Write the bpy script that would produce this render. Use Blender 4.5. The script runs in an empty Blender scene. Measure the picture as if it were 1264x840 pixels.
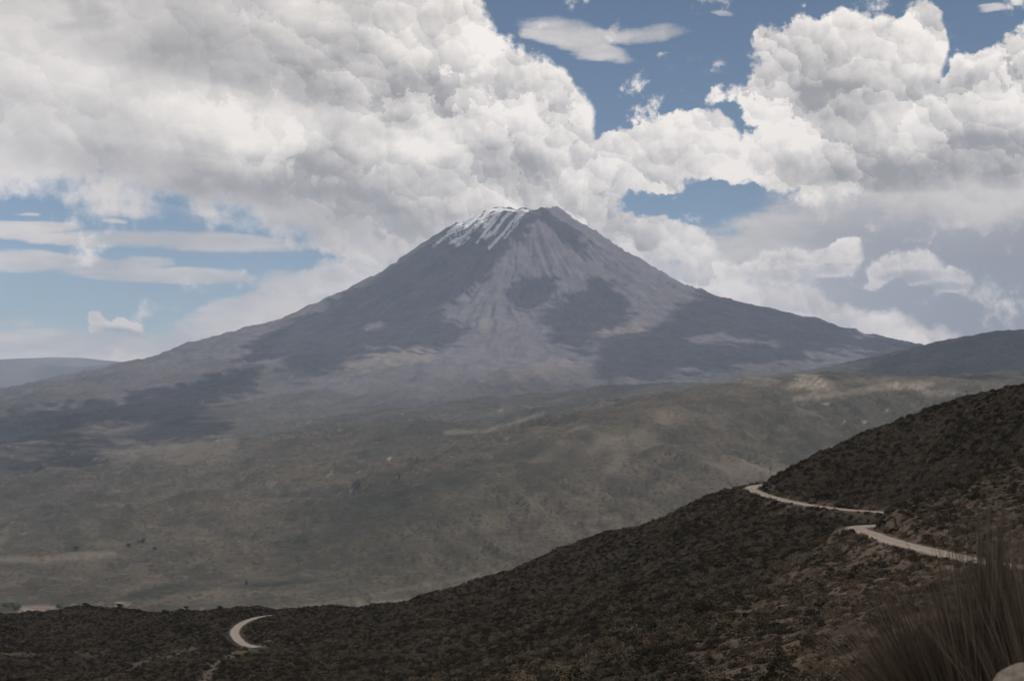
import bpy, math, random
import numpy as np
from mathutils import Vector, Matrix

S = bpy.context.scene
COL = S.collection
random.seed(7)
RNG = np.random.default_rng(11)

# ------------------------------------------------------------------ camera, light, exposure
F = 1736.0           # focal length of the photograph in its own pixels (1264 wide)
HY = 450.0           # row of the horizon; the camera is level, the lens shifted
cam_d = bpy.data.cameras.new('camera')
cam = bpy.data.objects.new('camera', cam_d); COL.objects.link(cam); S.camera = cam
cam.location = (0, 0, 0); cam.rotation_euler = (math.radians(90), 0, 0)
cam_d.sensor_width = 36.0; cam_d.lens = 36.0 * F / 1264.0
cam_d.shift_y = (HY - 420.0) / 1264.0
cam_d.clip_start = 0.2; cam_d.clip_end = 200000
cam_d.dof.use_dof = True; cam_d.dof.focus_distance = 900; cam_d.dof.aperture_fstop = 7.0

SUN_EL, SUN_AZ = 52.0, 118.0          # azimuth clockwise from +Y (the view): right, a little behind the camera
el, az = math.radians(SUN_EL), math.radians(SUN_AZ)
SUN = np.array([math.cos(el) * math.sin(az), math.cos(el) * math.cos(az), math.sin(el)])
sl = bpy.data.lights.new('sun', 'SUN'); sl.energy = 3.0; sl.angle = math.radians(0.53); sl.color = (1.0, 0.955, 0.89)
so = bpy.data.objects.new('sun', sl); COL.objects.link(so)
so.rotation_euler = Vector(SUN).to_track_quat('Z', 'Y').to_euler()

S.view_settings.view_transform = 'Standard'; S.view_settings.look = 'None'
S.view_settings.exposure = 0.0; S.view_settings.gamma = 1.0
S.render.engine = 'CYCLES'
S.cycles.use_denoising = True
S.cycles.max_bounces = 4; S.cycles.diffuse_bounces = 2; S.cycles.glossy_bounces = 1
S.cycles.transmission_bounces = 2; S.cycles.volume_bounces = 1; S.cycles.transparent_max_bounces = 8
S.cycles.caustics_reflective = False; S.cycles.caustics_refractive = False
S.cycles.volume_step_rate = 1.0

# ------------------------------------------------------------------ node helpers
def nd(nt, typ, inputs=None, **props):
    n = nt.nodes.new(typ)
    for k, v in props.items(): setattr(n, k, v)
    for k, v in (inputs or {}).items():
        s = n.inputs[k]
        if isinstance(v, bpy.types.NodeSocket): nt.links.new(v, s)
        else: s.default_value = v
    return n
def mth(nt, op, a, b=0.0, c=0.0, clamp=False):
    n = nd(nt, 'ShaderNodeMath', {0: a, 1: b, 2: c}, operation=op); n.use_clamp = clamp
    return n.outputs[0]
def mrange(nt, v, a, b, c=0.0, d=1.0, smooth=True):
    return nd(nt, 'ShaderNodeMapRange', {'Value': v, 'From Min': a, 'From Max': b, 'To Min': c, 'To Max': d},
              interpolation_type='SMOOTHSTEP' if smooth else 'LINEAR').outputs[0]
def mixc(nt, f, a, b, blend='MIX'):
    n = nd(nt, 'ShaderNodeMix', data_type='RGBA', blend_type=blend)
    for s, v in ((n.inputs[0], f), (n.inputs[6], a), (n.inputs[7], b)):
        if isinstance(v, bpy.types.NodeSocket): nt.links.new(v, s)
        else: s.default_value = v if not isinstance(v, tuple) or len(v) == 4 else (*v, 1)
    return n.outputs[2]

# ------------------------------------------------------------------ world: sky and clouds
def ang(px, py):      # a direction of the sky, in hundredths of (focal length) radians
    a = math.atan((px - 632) / F)
    e = math.atan((HY - py) / F * math.cos(a))
    return a * F / 100, e * F / 100

# heaps of cumulus: centre x, y, half width, half height, tilt in degrees, weight
CUMULUS = [
 (60, 62, 290, 155, 0, 1.15), (330, 90, 300, 190, 0, 1.2), (500, 175, 225, 150, 0, 1.15), (540, 42, 66, 72, 0, 1.1),
 (485, 240, 195, 84, -4, 1.1), (655, 150, 82, 68, 15, 1.1), (640, 225, 150, 62, 0, 1.05), (250, 196, 240, 62, 8, 1.0),
 (850, 178, 62, 48, 0, 1.0), (775, 200, 100, 42, 0, .95), (925, 205, 70, 36, 12, .9),
 (1040, 120, 115, 98, 0, 1.15), (1052, 58, 38, 44, 0, 1.0), (985, 85, 44, 50, 0, .95), (1143, 48, 28, 36, 0, .95), (1105, 75, 60, 50, 0, 1.0),
 (1232, 118, 112, 66, -18, 1.1), (1180, 190, 190, 78, 0, 1.15), (1020, 186, 110, 46, 4, 1.05), (1400, 140, 200, 130, 0, 1.1),
 (935, 78, 36, 30, -30, .55), (905, 108, 40, 20, -15, .42), (885, 74, 26, 13, -20, .4),
 (712, 264, 56, 28, 20, .95), (790, 300, 120, 40, 18, 1.0), (860, 345, 110, 42, 14, 1.0), (980, 395, 160, 44, 8, 1.0), (1100, 425, 150, 26, 0, .8),
 (968, 326, 62, 24, -4, .92), (1035, 320, 34, 19, -12, .85), (1130, 332, 36, 27, 0, .85), (1176, 346, 27, 18, 0, .85), (1095, 340, 20, 12, 0, .8),
 (122, 396, 15, 13, 25, .95), (146, 403, 18, 12, 0, .9), (168, 408, 18, 9, 10, .9), (830, 232, 20, 9, 0, .55),
 (410, 345, 80, 24, -8, .7), (1013, 22, 11, 7, 0, .42), (939, 40, 8, 9, 0, .42),
]
# flat veils
STRATUS = [
 (40, 281, 66, 9, 0, 1.15), (230, 299, 165, 14, 1, 1.2), (90, 297, 90, 9, 5, 1.0), (-20, 322, 130, 16, 0, 1.1), (190, 339, 130, 12, 2, 1.2), (90, 322, 90, 10, 6, 1.0), (175, 325, 50, 10, 0, 1.0),
 (36, 263, 22, 3, 0, 1.0), (141, 274, 18, 3, 0, 1.0),
 (390, 345, 90, 20, -6, 1.1), (340, 372, 130, 24, -14, 1.15), (330, 410, 190, 34, -6, 1.2), (60, 440, 340, 34, 0, 1.15), (-60, 400, 120, 10, 0, .8),
 (1010, 312, 260, 40, 2, 1.0), (1150, 330, 300, 110, 0, 1.6), (1300, 380, 320, 90, 0, 1.6), (930, 380, 260, 60, 5, 1.3),
 (700, 42, 66, 20, 10, 1.0), (735, 60, 60, 14, 14, .95), (790, 42, 52, 13, -2, .95), (880, 20, 18, 5, 6, .8), (1228, 9, 24, 6, 0, .95),
 (60, 222, 100, 16, 8, .55), (200, 262, 180, 18, 8, .55), (1000, 245, 150, 14, 6, .5),
]
# where the heaps turn their shaded side or their base to us (weight > 0 darker, < 0 brighter)
SHADE = [
 (215, 40, 170, 70, 10, .42), (320, 80, 130, 46, 14, .38), (390, 110, 50, 26, 0, .35), (95, 12, 30, 24, 0, .4),
 (430, 248, 200, 56, 2, .58), (330, 205, 120, 44, 0, .40), (200, 215, 170, 26, 10, .35), (30, 175, 120, 60, 0, .3), (520, 130, 70, 34, 25, .45), (610, 200, 90, 26, 0, .5), (590, 160, 60, 26, 30, .3), (490, 155, 40, 16, 0, .4),
 (1235, 190, 62, 36, 0, .9), (1110, 212, 80, 22, 0, .6), (1000, 210, 70, 28, -10, .6), (1050, 125, 80, 26, 0, .4), (975, 325, 26, 12, 0, .4), (900, 360, 200, 40, 10, .2), (1230, 95, 50, 20, -20, .35), (150, 413, 40, 6, 6, .8), (122, 408, 24, 6, 0, .4), (1132, 342, 40, 8, 0, .7), (1178, 353, 28, 6, 0, .7), (1035, 331, 34, 7, 0, .6), (968, 340, 60, 8, 0, .5), (870, 195, 60, 12, 0, .3),
 (50, 60, 80, 50, 0, -.15), (240, 135, 150, 30, 18, -.4), (330, 190, 45, 30, 0, -.4), (380, 12, 70, 30, 0, -.4), (540, 60, 70, 40, 0, -.4), (530, 240, 60, 24, 0, -.4), (520, 185, 40, 14, 0, -.3),
]
# edges that fray out softly instead of billowing
SOFT = [(260, 262, 300, 44, 6, .8), (20, 215, 140, 44, 0, .8), (1190, 255, 240, 34, 0, 1.0), (330, 285, 120, 50, 0, .6), (400, 345, 110, 40, 0, .6), (1000, 415, 260, 30, 0, .6)]
W = bpy.data.worlds.new('World'); S.world = W; W.use_nodes = True
wt = W.node_tree; wt.nodes.clear()

def blob_field(nt, P, blobs, mode='MAXIMUM'):
    """sum or smooth maximum of soft ellipses; each is one quadratic form of the angles"""
    sp = nd(nt, 'ShaderNodeSeparateXYZ', {0: P}).outputs
    v1 = nd(nt, 'ShaderNodeCombineXYZ', {0: sp[0], 1: sp[1], 2: 1.0}).outputs[0]
    v2 = nd(nt, 'ShaderNodeCombineXYZ', {0: mth(nt, 'MULTIPLY', sp[0], sp[0]), 1: mth(nt, 'MULTIPLY', sp[0], sp[1]), 2: mth(nt, 'MULTIPLY', sp[1], sp[1])}).outputs[0]
    acc = None
    for cx, cy, rx, ry, rot, wgt in blobs:
        ax, ay = ang(cx, cy)
        r = math.radians(rot); c, s = math.cos(r), math.sin(r)     # rot > 0 : falls to the right
        M = np.array([[c * 100 / rx, -s * 100 / rx], [s * 100 / ry, c * 100 / ry]])
        Q = M.T @ M; l = -2 * Q @ np.array([ax, ay]); k = float(np.array([ax, ay]) @ Q @ np.array([ax, ay]))
        q1 = nd(nt, 'ShaderNodeVectorMath', {0: v1, 1: (l[0], l[1], k)}, operation='DOT_PRODUCT').outputs['Value']
        q2 = nd(nt, 'ShaderNodeVectorMath', {0: v2, 1: (Q[0, 0], 2 * Q[0, 1], Q[1, 1])}, operation='DOT_PRODUCT').outputs['Value']
        q = mth(nt, 'ADD', q1, q2)
        v = nd(nt, 'ShaderNodeMapRange', {'Value': q, 'From Min': 0.0, 'From Max': 1.55, 'To Min': wgt, 'To Max': 0.0},
               interpolation_type='SMOOTHSTEP').outputs[0]
        if acc is None: acc = v
        elif mode == 'MAXIMUM': acc = nd(nt, 'ShaderNodeMath', {0: acc, 1: v, 2: .2}, operation='SMOOTH_MAX').outputs[0]
        else: acc = mth(nt, 'ADD', acc, v)
    return acc

def build_world():
    nt = wt
    out = nd(nt, 'ShaderNodeOutputWorld')
    D = nd(nt, 'ShaderNodeTexCoord').outputs['Generated']
    xyz = nd(nt, 'ShaderNodeSeparateXYZ', {0: D}).outputs
    a = mth(nt, 'MULTIPLY', mth(nt, 'ARCTAN2', xyz[0], xyz[1]), F / 100)
    e = mth(nt, 'MULTIPLY', mth(nt, 'ARCSINE', xyz[2]), F / 100)
    P = nd(nt, 'ShaderNodeCombineXYZ', {0: a, 1: e, 2: 0.0}).outputs[0]
    sky = nd(nt, 'ShaderNodeTexSky', sky_type='NISHITA', sun_disc=False, sun_elevation=math.radians(SUN_EL),
             sun_rotation=math.radians(SUN_AZ), altitude=4000, air_density=1.0, dust_density=1.2, ozone_density=1.5)
    hsv = nd(nt, 'ShaderNodeHueSaturation', {'Hue': .493, 'Saturation': .98, 'Value': .73, 'Color': sky.outputs[0]}).outputs[0]
    bg_sky = nd(nt, 'ShaderNodeBackground', {'Color': hsv, 'Strength': 0.10})
    # ---- thin flat veils
    DS = nd(nt, 'ShaderNodeVectorMath', {0: D, 1: (1, 1, 4.0)}, operation='MULTIPLY').outputs[0]
    ns = nd(nt, 'ShaderNodeTexNoise', {'Vector': DS, 'Scale': 9.0, 'Detail': 8.0, 'Roughness': .6})
    wv = nd(nt, 'ShaderNodeVectorMath', {0: ns.outputs['Color'], 1: (.5, .5, .5)}, operation='SUBTRACT').outputs[0]
    P2 = nd(nt, 'ShaderNodeVectorMath', {0: wv, 1: (1.3, .22, 0), 2: P}, operation='MULTIPLY_ADD').outputs[0]
    fs = blob_field(nt, P2, STRATUS)
    fs = mth(nt, 'MULTIPLY_ADD', mth(nt, 'SUBTRACT', ns.outputs[0], .5), 1.0, fs)
    wf = nd(nt, 'ShaderNodeTexNoise', {'Vector': D, 'Scale': 40.0, 'Detail': 6.0, 'Roughness': .65}).outputs[0]
    fs = mth(nt, 'MULTIPLY_ADD', mth(nt, 'SUBTRACT', wf, .5), 1.1, fs)
    s_alpha = mrange(nt, fs, .28, .98, 0.0, .95)
    # ---- heaped clouds : three sizes of billows on top of the layout
    w1 = nd(nt, 'ShaderNodeTexNoise', {'Vector': D, 'Scale': 20.0, 'Detail': 7.0, 'Roughness': .62})
    wc = nd(nt, 'ShaderNodeVectorMath', {0: w1.outputs['Color'], 1: (.5, .5, .5)}, operation='SUBTRACT').outputs[0]
    Pw = nd(nt, 'ShaderNodeVectorMath', {0: wc, 1: (.85, .75, 0), 2: P}, operation='MULTIPLY_ADD').outputs[0]
    field = blob_field(nt, Pw, CUMULUS)
    au = mth(nt, 'ABSOLUTE', a)
    outside = mth(nt, 'MAXIMUM', mrange(nt, au, 7.6, 10.5), mrange(nt, e, 4.9, 6.5))
    n0 = nd(nt, 'ShaderNodeTexNoise', {'Vector': D, 'Scale': 3.2, 'Detail': 2.0, 'Roughness': .5}).outputs[0]
    gen = mth(nt, 'MULTIPLY', mrange(nt, n0, .38, .62, 0.0, 1.1), mrange(nt, e, -.2, 1.0))
    field = nd(nt, 'ShaderNodeMix', {0: outside, 2: field, 3: gen}).outputs[0]
    def billow(off):
        Dw = nd(nt, 'ShaderNodeVectorMath', {0: wc, 1: (.020, .020, .020), 2: D}, operation='MULTIPLY_ADD').outputs[0]
        if off: Dw = nd(nt, 'ShaderNodeVectorMath', {0: Dw, 1: (off[0] / F, 0, off[1] / F)}).outputs[0]
        Dw = nd(nt, 'ShaderNodeVectorMath', {0: Dw, 1: (1, 1, 1.25)}, operation='MULTIPLY').outputs[0]
        t = nd(nt, 'ShaderNodeTexVoronoi', {'Vector': Dw, 'Scale': 17.0, 'Detail': 3.0, 'Roughness': .5, 'Lacunarity': 2.3}, feature='F1', normalize=True).outputs['Distance']
        return mth(nt, 'SUBTRACT', .36, t)
    b0 = billow(None)
    def facing(scale, warp, lo, hi):      # each heap: lit on its upper right, shaded below
        v = nd(nt, 'ShaderNodeVectorMath', {0: wc, 1: (warp,) * 3, 2: D}, operation='MULTIPLY_ADD').outputs[0]
        c = nd(nt, 'ShaderNodeTexVoronoi', {'Vector': v, 'Scale': scale}, feature='F1').outputs['Position']
        k = scale / 9.0
        f = nd(nt, 'ShaderNodeVectorMath', {0: nd(nt, 'ShaderNodeVectorMath', {0: D, 1: c}, operation='SUBTRACT').outputs[0], 1: (3.5 * k, -2.0 * k, 7.5 * k)}, operation='DOT_PRODUCT').outputs['Value']
        return mth(nt, 'MAXIMUM', mth(nt, 'MINIMUM', f, hi), lo)
    f1 = facing(9.0, .10, -.4, .25); f2 = facing(22.0, .065, -.45, .35); f3 = facing(55.0, .035, -.5, .4)
    nn = mth(nt, 'SUBTRACT', w1.outputs[0], .5)
    d0 = mth(nt, 'MULTIPLY_ADD', b0, 1.1, field)
    d0 = mth(nt, 'MULTIPLY_ADD', nn, 1.1, d0)
    d0 = mth(nt, 'MULTIPLY_ADD', mth(nt, 'SUBTRACT', wf, .5), mrange(nt, e, .4, 2.8, 1.15, .8), d0)
    sft = blob_field(nt, P, SOFT)
    sft = mth(nt, 'MAXIMUM', sft, mrange(nt, e, .8, 2.6, .38, .0))
    alpha = mrange(nt, d0, mth(nt, 'MULTIPLY_ADD', sft, -.28, .40), mth(nt, 'MULTIPLY_ADD', sft, .42, .55))
    thick = mrange(nt, d0, .4, 1.25)
    shade = blob_field(nt, P2, SHADE, 'ADD')
    soft = nd(nt, 'ShaderNodeTexNoise', {'Vector': D, 'Scale': 11.0, 'Detail': 5.0, 'Roughness': .5}).outputs[0]
    crisp = mth(nt, 'MULTIPLY', mrange(nt, mth(nt, 'ADD', a, mth(nt, 'MULTIPLY', n0, 1.0)), -4.0, .8, .30, 1.0), mth(nt, 'MULTIPLY_ADD', sft, -.75, 1.0))
    ra = nd(nt, 'ShaderNodeTexNoise', {'Vector': D, 'Scale': 34.0, 'Detail': 6.0, 'Roughness': .6}).outputs[0]
    rb = nd(nt, 'ShaderNodeTexNoise', {'Vector': nd(nt, 'ShaderNodeVectorMath', {0: D, 1: (.0028, 0, .0052)}).outputs[0], 'Scale': 34.0, 'Detail': 4.0, 'Roughness': .6}).outputs[0]
    fa = mth(nt, 'MULTIPLY_ADD', f1, .62, mth(nt, 'MULTIPLY_ADD', f2, .40, mth(nt, 'MULTIPLY', f3, .30)))
    fa = mth(nt, 'MULTIPLY_ADD', mth(nt, 'SUBTRACT', ra, rb), 1.3, fa)
    L = mth(nt, 'MULTIPLY_ADD', mth(nt, 'MULTIPLY', fa, 1.15), crisp, .86)
    L = mth(nt, 'MULTIPLY_ADD', mth(nt, 'SUBTRACT', b0, .1), .22, L)
    L = mth(nt, 'MULTIPLY_ADD', mth(nt, 'SUBTRACT', soft, .5), 1.25, L)
    L = mth(nt, 'MULTIPLY_ADD', thick, -.13, L)
    L = mth(nt, 'MULTIPLY_ADD', shade, -.66, L)
    L = nd(nt, 'ShaderNodeMath', {0: mth(nt, 'MINIMUM', L, 1.1), 1: .06, 2: .35}, operation='SMOOTH_MAX').outputs[0]
    cum = nd(nt, 'ShaderNodeMix', {0: L}, data_type='RGBA', clamp_factor=False)
    lo = mrange(nt, e, .2, 2.8)      # low clouds are seen through more air, so the same white needs more light behind it
    nt.links.new(mixc(nt, lo, (.36, .34, .34, 1), (.315, .305, .315, 1)), cum.inputs[6]); nt.links.new(mixc(nt, lo, (1.18, 1.05, .94, 1), (1.0, .935, .875, 1)), cum.inputs[7])
    ss = mrange(nt, ns.outputs[0], .35, .68)
    sb = mrange(nt, xyz[2], .02, .18)
    scol = mixc(nt, ss, mixc(nt, sb, (.62, .58, .55, 1), (.48, .47, .48, 1)), mixc(nt, sb, (.98, .86, .76, 1), (.78, .74, .71, 1)))
    right = mth(nt, 'MULTIPLY', mrange(nt, a, 2.0, 5.0), mrange(nt, e, 2.4, 1.2))
    scol = mixc(nt, right, scol, (.37, .362, .38, 1))
    bg_s = nd(nt, 'ShaderNodeBackground', {'Color': scol, 'Strength': 1.0})
    bg_c = nd(nt, 'ShaderNodeBackground', {'Color': cum.outputs[2], 'Strength': 1.0})
    m1 = nd(nt, 'ShaderNodeMixShader', {0: s_alpha, 1: bg_sky.outputs[0], 2: bg_s.outputs[0]})
    m2 = nd(nt, 'ShaderNodeMixShader', {0: alpha, 1: m1.outputs[0], 2: bg_c.outputs[0]})
    nt.links.new(m2.outputs[0], out.inputs['Surface'])
build_world()
W.cycles.sampling_method = 'MANUAL'; W.cycles.sample_map_resolution = 512

# ------------------------------------------------------------------ noise
def _h(ix, iy, seed):
    n = (ix.astype(np.int64) * 374761393 + iy.astype(np.int64) * 668265263 + seed * 1442695040888963) & 0xffffffff
    n = ((n ^ (n >> 13)) * 1274126177) & 0xffffffff
    n = n ^ (n >> 16)
    return (n & 0xffff).astype(np.float32) * (2 * math.pi / 65536)
def perlin(x, y, seed=0):
    x = np.asarray(x, float); y = np.asarray(y, float)
    ix = np.floor(x); iy = np.floor(y); fx = x - ix; fy = y - iy
    u = fx * fx * fx * (fx * (fx * 6 - 15) + 10); v = fy * fy * fy * (fy * (fy * 6 - 15) + 10)
    def g(a, b):
        t = _h(ix + a, iy + b, seed); return np.cos(t) * (fx - a) + np.sin(t) * (fy - b)
    n0 = g(0, 0); n1 = g(1, 0); n2 = g(0, 1); n3 = g(1, 1)
    return 1.41 * ((n0 + u * (n1 - n0)) * (1 - v) + (n2 + u * (n3 - n2)) * v)
def fbm(x, y, o=5, seed=0, gain=.5):
    s = 0; a = 1.0; f = 1.0
    for i in range(o): s = s + a * perlin(x * f + 17.3 * i, y * f - 9.1 * i, seed + i); a *= gain; f *= 2.03
    return s
def ridged(x, y, o=5, seed=0, gain=.5):
    s = 0; a = 1.0; f = 1.0; w = 1.0; t = 0
    for i in range(o):
        n = (1 - np.abs(perlin(x * f + 5.7 * i, y * f + 3.3 * i, seed + i))) ** 2
        s = s + a * n * w; w = np.clip(n * 1.3, 0, 1); t += a; a *= gain; f *= 2.07
    return s / t
def sstep(a, b, x):
    t = np.clip((x - a) / (b - a), 0, 1); return t * t * (3 - 2 * t)
def smax(a, b, k):
    h = np.clip(.5 + .5 * (a - b) / k, 0, 1); return b + (a - b) * h + k * h * (1 - h)
def smin(a, b, k): return -smax(-a, -b, k)
def w3(px, py, Y): return ((px - 632) / F * Y, Y, (HY - py) / F * Y)
def to_px(X, Y, Z): return 632 + F * X / Y, HY - F * Z / Y

def seg_dist(X, Y, pts):
    """distance to a polyline and the interpolated third value"""
    best = np.full(X.shape, 1e18); val = np.zeros(X.shape)
    for (x0, y0, z0), (x1, y1, z1) in zip(pts[:-1], pts[1:]):
        dx, dy = x1 - x0, y1 - y0; L = dx * dx + dy * dy + 1e-9
        t = np.clip(((X - x0) * dx + (Y - y0) * dy) / L, 0, 1)
        d = (X - x0 - t * dx) ** 2 + (Y - y0 - t * dy) ** 2
        m = d < best; best = np.where(m, d, best); val = np.where(m, z0 + t * (z1 - z0), val)
    return np.sqrt(best), val
def poly_sdf(px, py, poly):
    """signed distance to a polygon, > 0 inside"""
    n = len(poly); d = np.full(px.shape, 1e18); ins = np.zeros(px.shape, bool)
    for i in range(n):
        x0, y0 = poly[i]; x1, y1 = poly[(i + 1) % n]
        ex, ey = x1 - x0, y1 - y0; wx, wy = px - x0, py - y0
        t = np.clip((wx * ex + wy * ey) / (ex * ex + ey * ey + 1e-9), 0, 1)
        d = np.minimum(d, (wx - ex * t) ** 2 + (wy - ey * t) ** 2)
        c = ((y0 > py) != (y1 > py)) & (px < (x1 - x0) * (py - y0) / ((y1 - y0) if y1 != y0 else 1e-9) + x0)
        ins ^= c
    return np.where(ins, 1, -1) * np.sqrt(d)

# ------------------------------------------------------------------ far terrain
VX, VY = 200.0, 15000.0
K = VY / F
P_R = [(0, 190), (20, 193), (36, 193), (50, 183), (70, 170), (95, 150), (125, 131), (155, 112), (185, 97), (215, 85), (245, 77), (295, 66), (330, 56), (345, 55), (370, 45), (405, 36), (430, 31), (465, 21), (490, 17), (560, -2), (800, -30), (1200, -60), (3000, -60)]
P_L = [(0, 190), (20, 192), (40, 194), (55, 190), (80, 176), (110, 159), (135, 143), (165, 123), (195, 106), (225, 89), (255, 77), (280, 65), (325, 47), (355, 39), (385, 31), (420, 21), (475, 4), (555, -16), (655, -38), (855, -62), (1200, -62), (3000, -62)]
P_F = [(0, 190), (20, 190), (36, 188), (60, 172), (95, 146), (130, 120), (180, 88), (230, 64), (290, 40), (347, 20), (440, 0), (579, -20), (700, -35), (810, -44), (1040, -56), (1215, -60.5), (1400, -61.5), (3000, -63)]
def prof(r, tab):
    t = np.array(tab, float); return np.interp(r / K, t[:, 0], t[:, 1]) * K
def volcano_base(X, Y):
    dx, dy = X - VX, Y - VY
    r = np.hypot(dx, dy); c = dx / (r + 1e-6)
    zr, zl, zf = prof(r, P_R), prof(r, P_L), prof(r, P_F)
    wr = np.clip(c, 0, 1) ** 1.6; wl = np.clip(-c, 0, 1) ** 1.6
    return zf * (1 - wr - wl) + zr * wr + zl * wl, r, np.arctan2(dx, -dy)
# crest lines of the lower hills: (px, py, distance)
CREST_M = [(1700, 448, 6500), (1400, 455, 6000), (1264, 462, 5600), (1120, 466, 5300), (1020, 460, 5200), (940, 470, 5050), (860, 487, 4850), (780, 505, 4650), (700, 534, 4400), (620, 564, 4150), (540, 598, 3900), (450, 640, 3700), (370, 690, 3500), (290, 745, 3300)]
CREST_H = [(1900, 395, 11000), (1500, 396, 9800), (1330, 402, 9300), (1264, 407, 9100), (1230, 409, 9000), (1190, 418, 8900), (1150, 427, 8800), (1100, 441, 8700), (1040, 453, 8600), (960, 466, 8400), (880, 478, 8200)]
CREST_N = [(1500, 470, 7200), (1264, 466, 7000), (1180, 470, 6900), (1100, 468, 6800), (1000, 468, 6700), (900, 476, 6600), (800, 490, 6400), (700, 505, 6200), (560, 535, 5900)]
def far_height(X, Y, detail=True):
    vb, r, th = volcano_base(X, Y)
    wx = X + 160 * perlin(X / 900, Y / 900, 91); wy = Y + 160 * perlin(X / 900, Y / 900, 92)
    z = vb
    up = sstep(4200, 900, r)                         # 1 on the cone
    if detail:
        rim = sstep(900, 250, r)
        g1 = ridged(th * 9 + .5 * perlin(X / 700, Y / 700, 5), r / 3200, 4, 31, .55) - .55
        g2 = ridged(th * 26 + .8 * perlin(X / 300, Y / 300, 6), r / 1500, 4, 41, .55) - .55
        z = z + up * (1 - rim * .8) * (95 * g1 * sstep(0, 900, r) + 38 * g2 * sstep(100, 900, r))
        z = z + up * 26 * fbm(X / 260, Y / 260, 5, 61) * (.35 + .65 * (1 - rim))
        z = z - 70 * sstep(330, 60, r) + rim * 34 * perlin(th * 2.6 + .7, r / 400, 72) 
        ap = 1 - up
        z = z + 42 * fbm(X / 420, Y / 420, 5, 63) * sstep(2200, 3400, r) * sstep(6500, 4600, r)
        # lava aprons and ravines running down and away from the cone
        g3 = ridged(th * 15 + 1.1 * perlin(X / 1500, Y / 1500, 8), r / 5200, 5, 51, .5) - .55
        z = z + ap * (58 * g3 * sstep(9000, 4500, r) * sstep(3000, 5600, r) + 22 * fbm(wx / 700, wy / 700, 6, 52))
        z = z + ap * sstep(4500, 6000, r) * (34 * (ridged(wx / 1500 + wy / 4000, wy / 1500, 6, 54) - .5))
        dw = (Y - .75 * X) + 220 * perlin(X / 1100, Y / 1100, 56)
        z = z + ap * sstep(4600, 5600, r) * sstep(3000, 4200, Y) * 52 * (ridged(dw / 950, (X + .75 * Y) / 4200, 5, 57, .55) - .5)
    def crest(pts, zs, slope_f, slope_b, rnd):
        p = [w3(*q) for q in pts]
        d, _ = seg_dist(X, Y, p); wsum = np.zeros(X.shape); cz = np.zeros(X.shape)
        for (x0, y0, z0), (x1, y1, z1) in zip(p[:-1], p[1:]):
            for t in (0, .33, .67):
                w_ = ((X - x0 - t * (x1 - x0)) ** 2 + (Y - y0 - t * (y1 - y0)) ** 2 + 6e3) ** -1.8; wsum += w_; cz += w_ * (z0 + t * (z1 - z0))
        cz /= wsum
        yc = np.interp(X, [q[0] for q in p][::-1], [q[1] for q in p][::-1])
        sf = sstep(250, -250, Y - yc); slope = slope_b + (slope_f - slope_b) * sf
        return cz - slope * (np.sqrt(d * d + rnd * rnd) - rnd), d
    hm, dm = crest(CREST_M, 0, .275, .20, 260)
    hh, dh = crest(CREST_H, 0, .16, .25, 300)
    hn, dn = crest(CREST_N, 0, .17, .20, 240)
    if detail:
        gm = ridged(wx / 260 + wy / 420, wy / 1200 - wx / 1900, 6, 101, .6) - .5
        hm = hm + gm * 52 * sstep(0, 350, dm) + 7 * fbm(wx / 160, wy / 160, 5, 102)
        hh = hh + 34 * (ridged(wx / 700, wy / 700, 6, 111) - .5) * sstep(0, 400, dh) + 6 * fbm(wx / 180, wy / 180, 4, 112)
        hn = hn + 46 * (ridged(wx / 380, wy / 520, 6, 121, .6) - .45) + 6 * fbm(wx / 140, wy / 140, 4, 122)
    z = smax(z, hh, 40); z = smax(z, hn, 40); z = smax(z, hm, 40)
    if detail:
        z = z + np.interp(Y, [1500, 4500, 15000], [5.0, 9.0, 12]) * fbm(X / 95, Y / 95, 4, 131)
        gw = X + 90 * perlin(X / 260, Y / 260, 133)
        z = z - 15 * sstep(9500, 6500, Y) * sstep(.62, .86, ridged((Y - .6 * gw) / 420, (gw + .6 * Y) / 1500, 4, 132, .55))
    # the flat valley bottom
    return smax(z, -545 + 4 * perlin(X / 300, Y / 300, 3), 18)

def polar_mesh(az_list, ds, hfun):
    A, Dd = np.meshgrid(az_list, ds)                 # rows = distance
    X = np.sin(A) * Dd; Y = np.cos(A) * Dd
    Z = hfun(X, Y)
    return X, Y, Z
def grid_faces(nr, nc):
    i = np.arange(nr - 1)[:, None] * nc + np.arange(nc - 1)[None, :]
    return np.stack([i, i + 1, i + nc + 1, i + nc], -1).reshape(-1, 4)
def mesh_np(name, V, Fq, attrs=None, smooth=True):
    me = bpy.data.meshes.new(name)
    V = np.ascontiguousarray(V, np.float32); Fq = np.ascontiguousarray(Fq, np.int32)
    n = Fq.shape[1]
    me.vertices.add(len(V)); me.vertices.foreach_set('co', V.ravel())
    me.loops.add(Fq.size); me.loops.foreach_set('vertex_index', Fq.ravel())
    me.polygons.add(len(Fq)); me.polygons.foreach_set('loop_start', np.arange(0, Fq.size, n, dtype=np.int32))
    me.polygons.foreach_set('use_smooth', np.full(len(Fq), smooth, bool))
    for k, v in (attrs or {}).items():
        a = me.attributes.new(k, 'FLOAT', 'POINT'); a.data.foreach_set('value', np.ascontiguousarray(v, np.float32))
    me.update(calc_edges=True); me.validate()
    return me
def link(name, me, mat=None, parent=None, **props):
    o = bpy.data.objects.new(name, me); COL.objects.link(o)
    if mat is not None and me is not None and len(me.materials) == 0: me.materials.append(mat)
    if parent is not None: o.parent = parent
    for k, v in props.items(): o[k] = v
    return o
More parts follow.
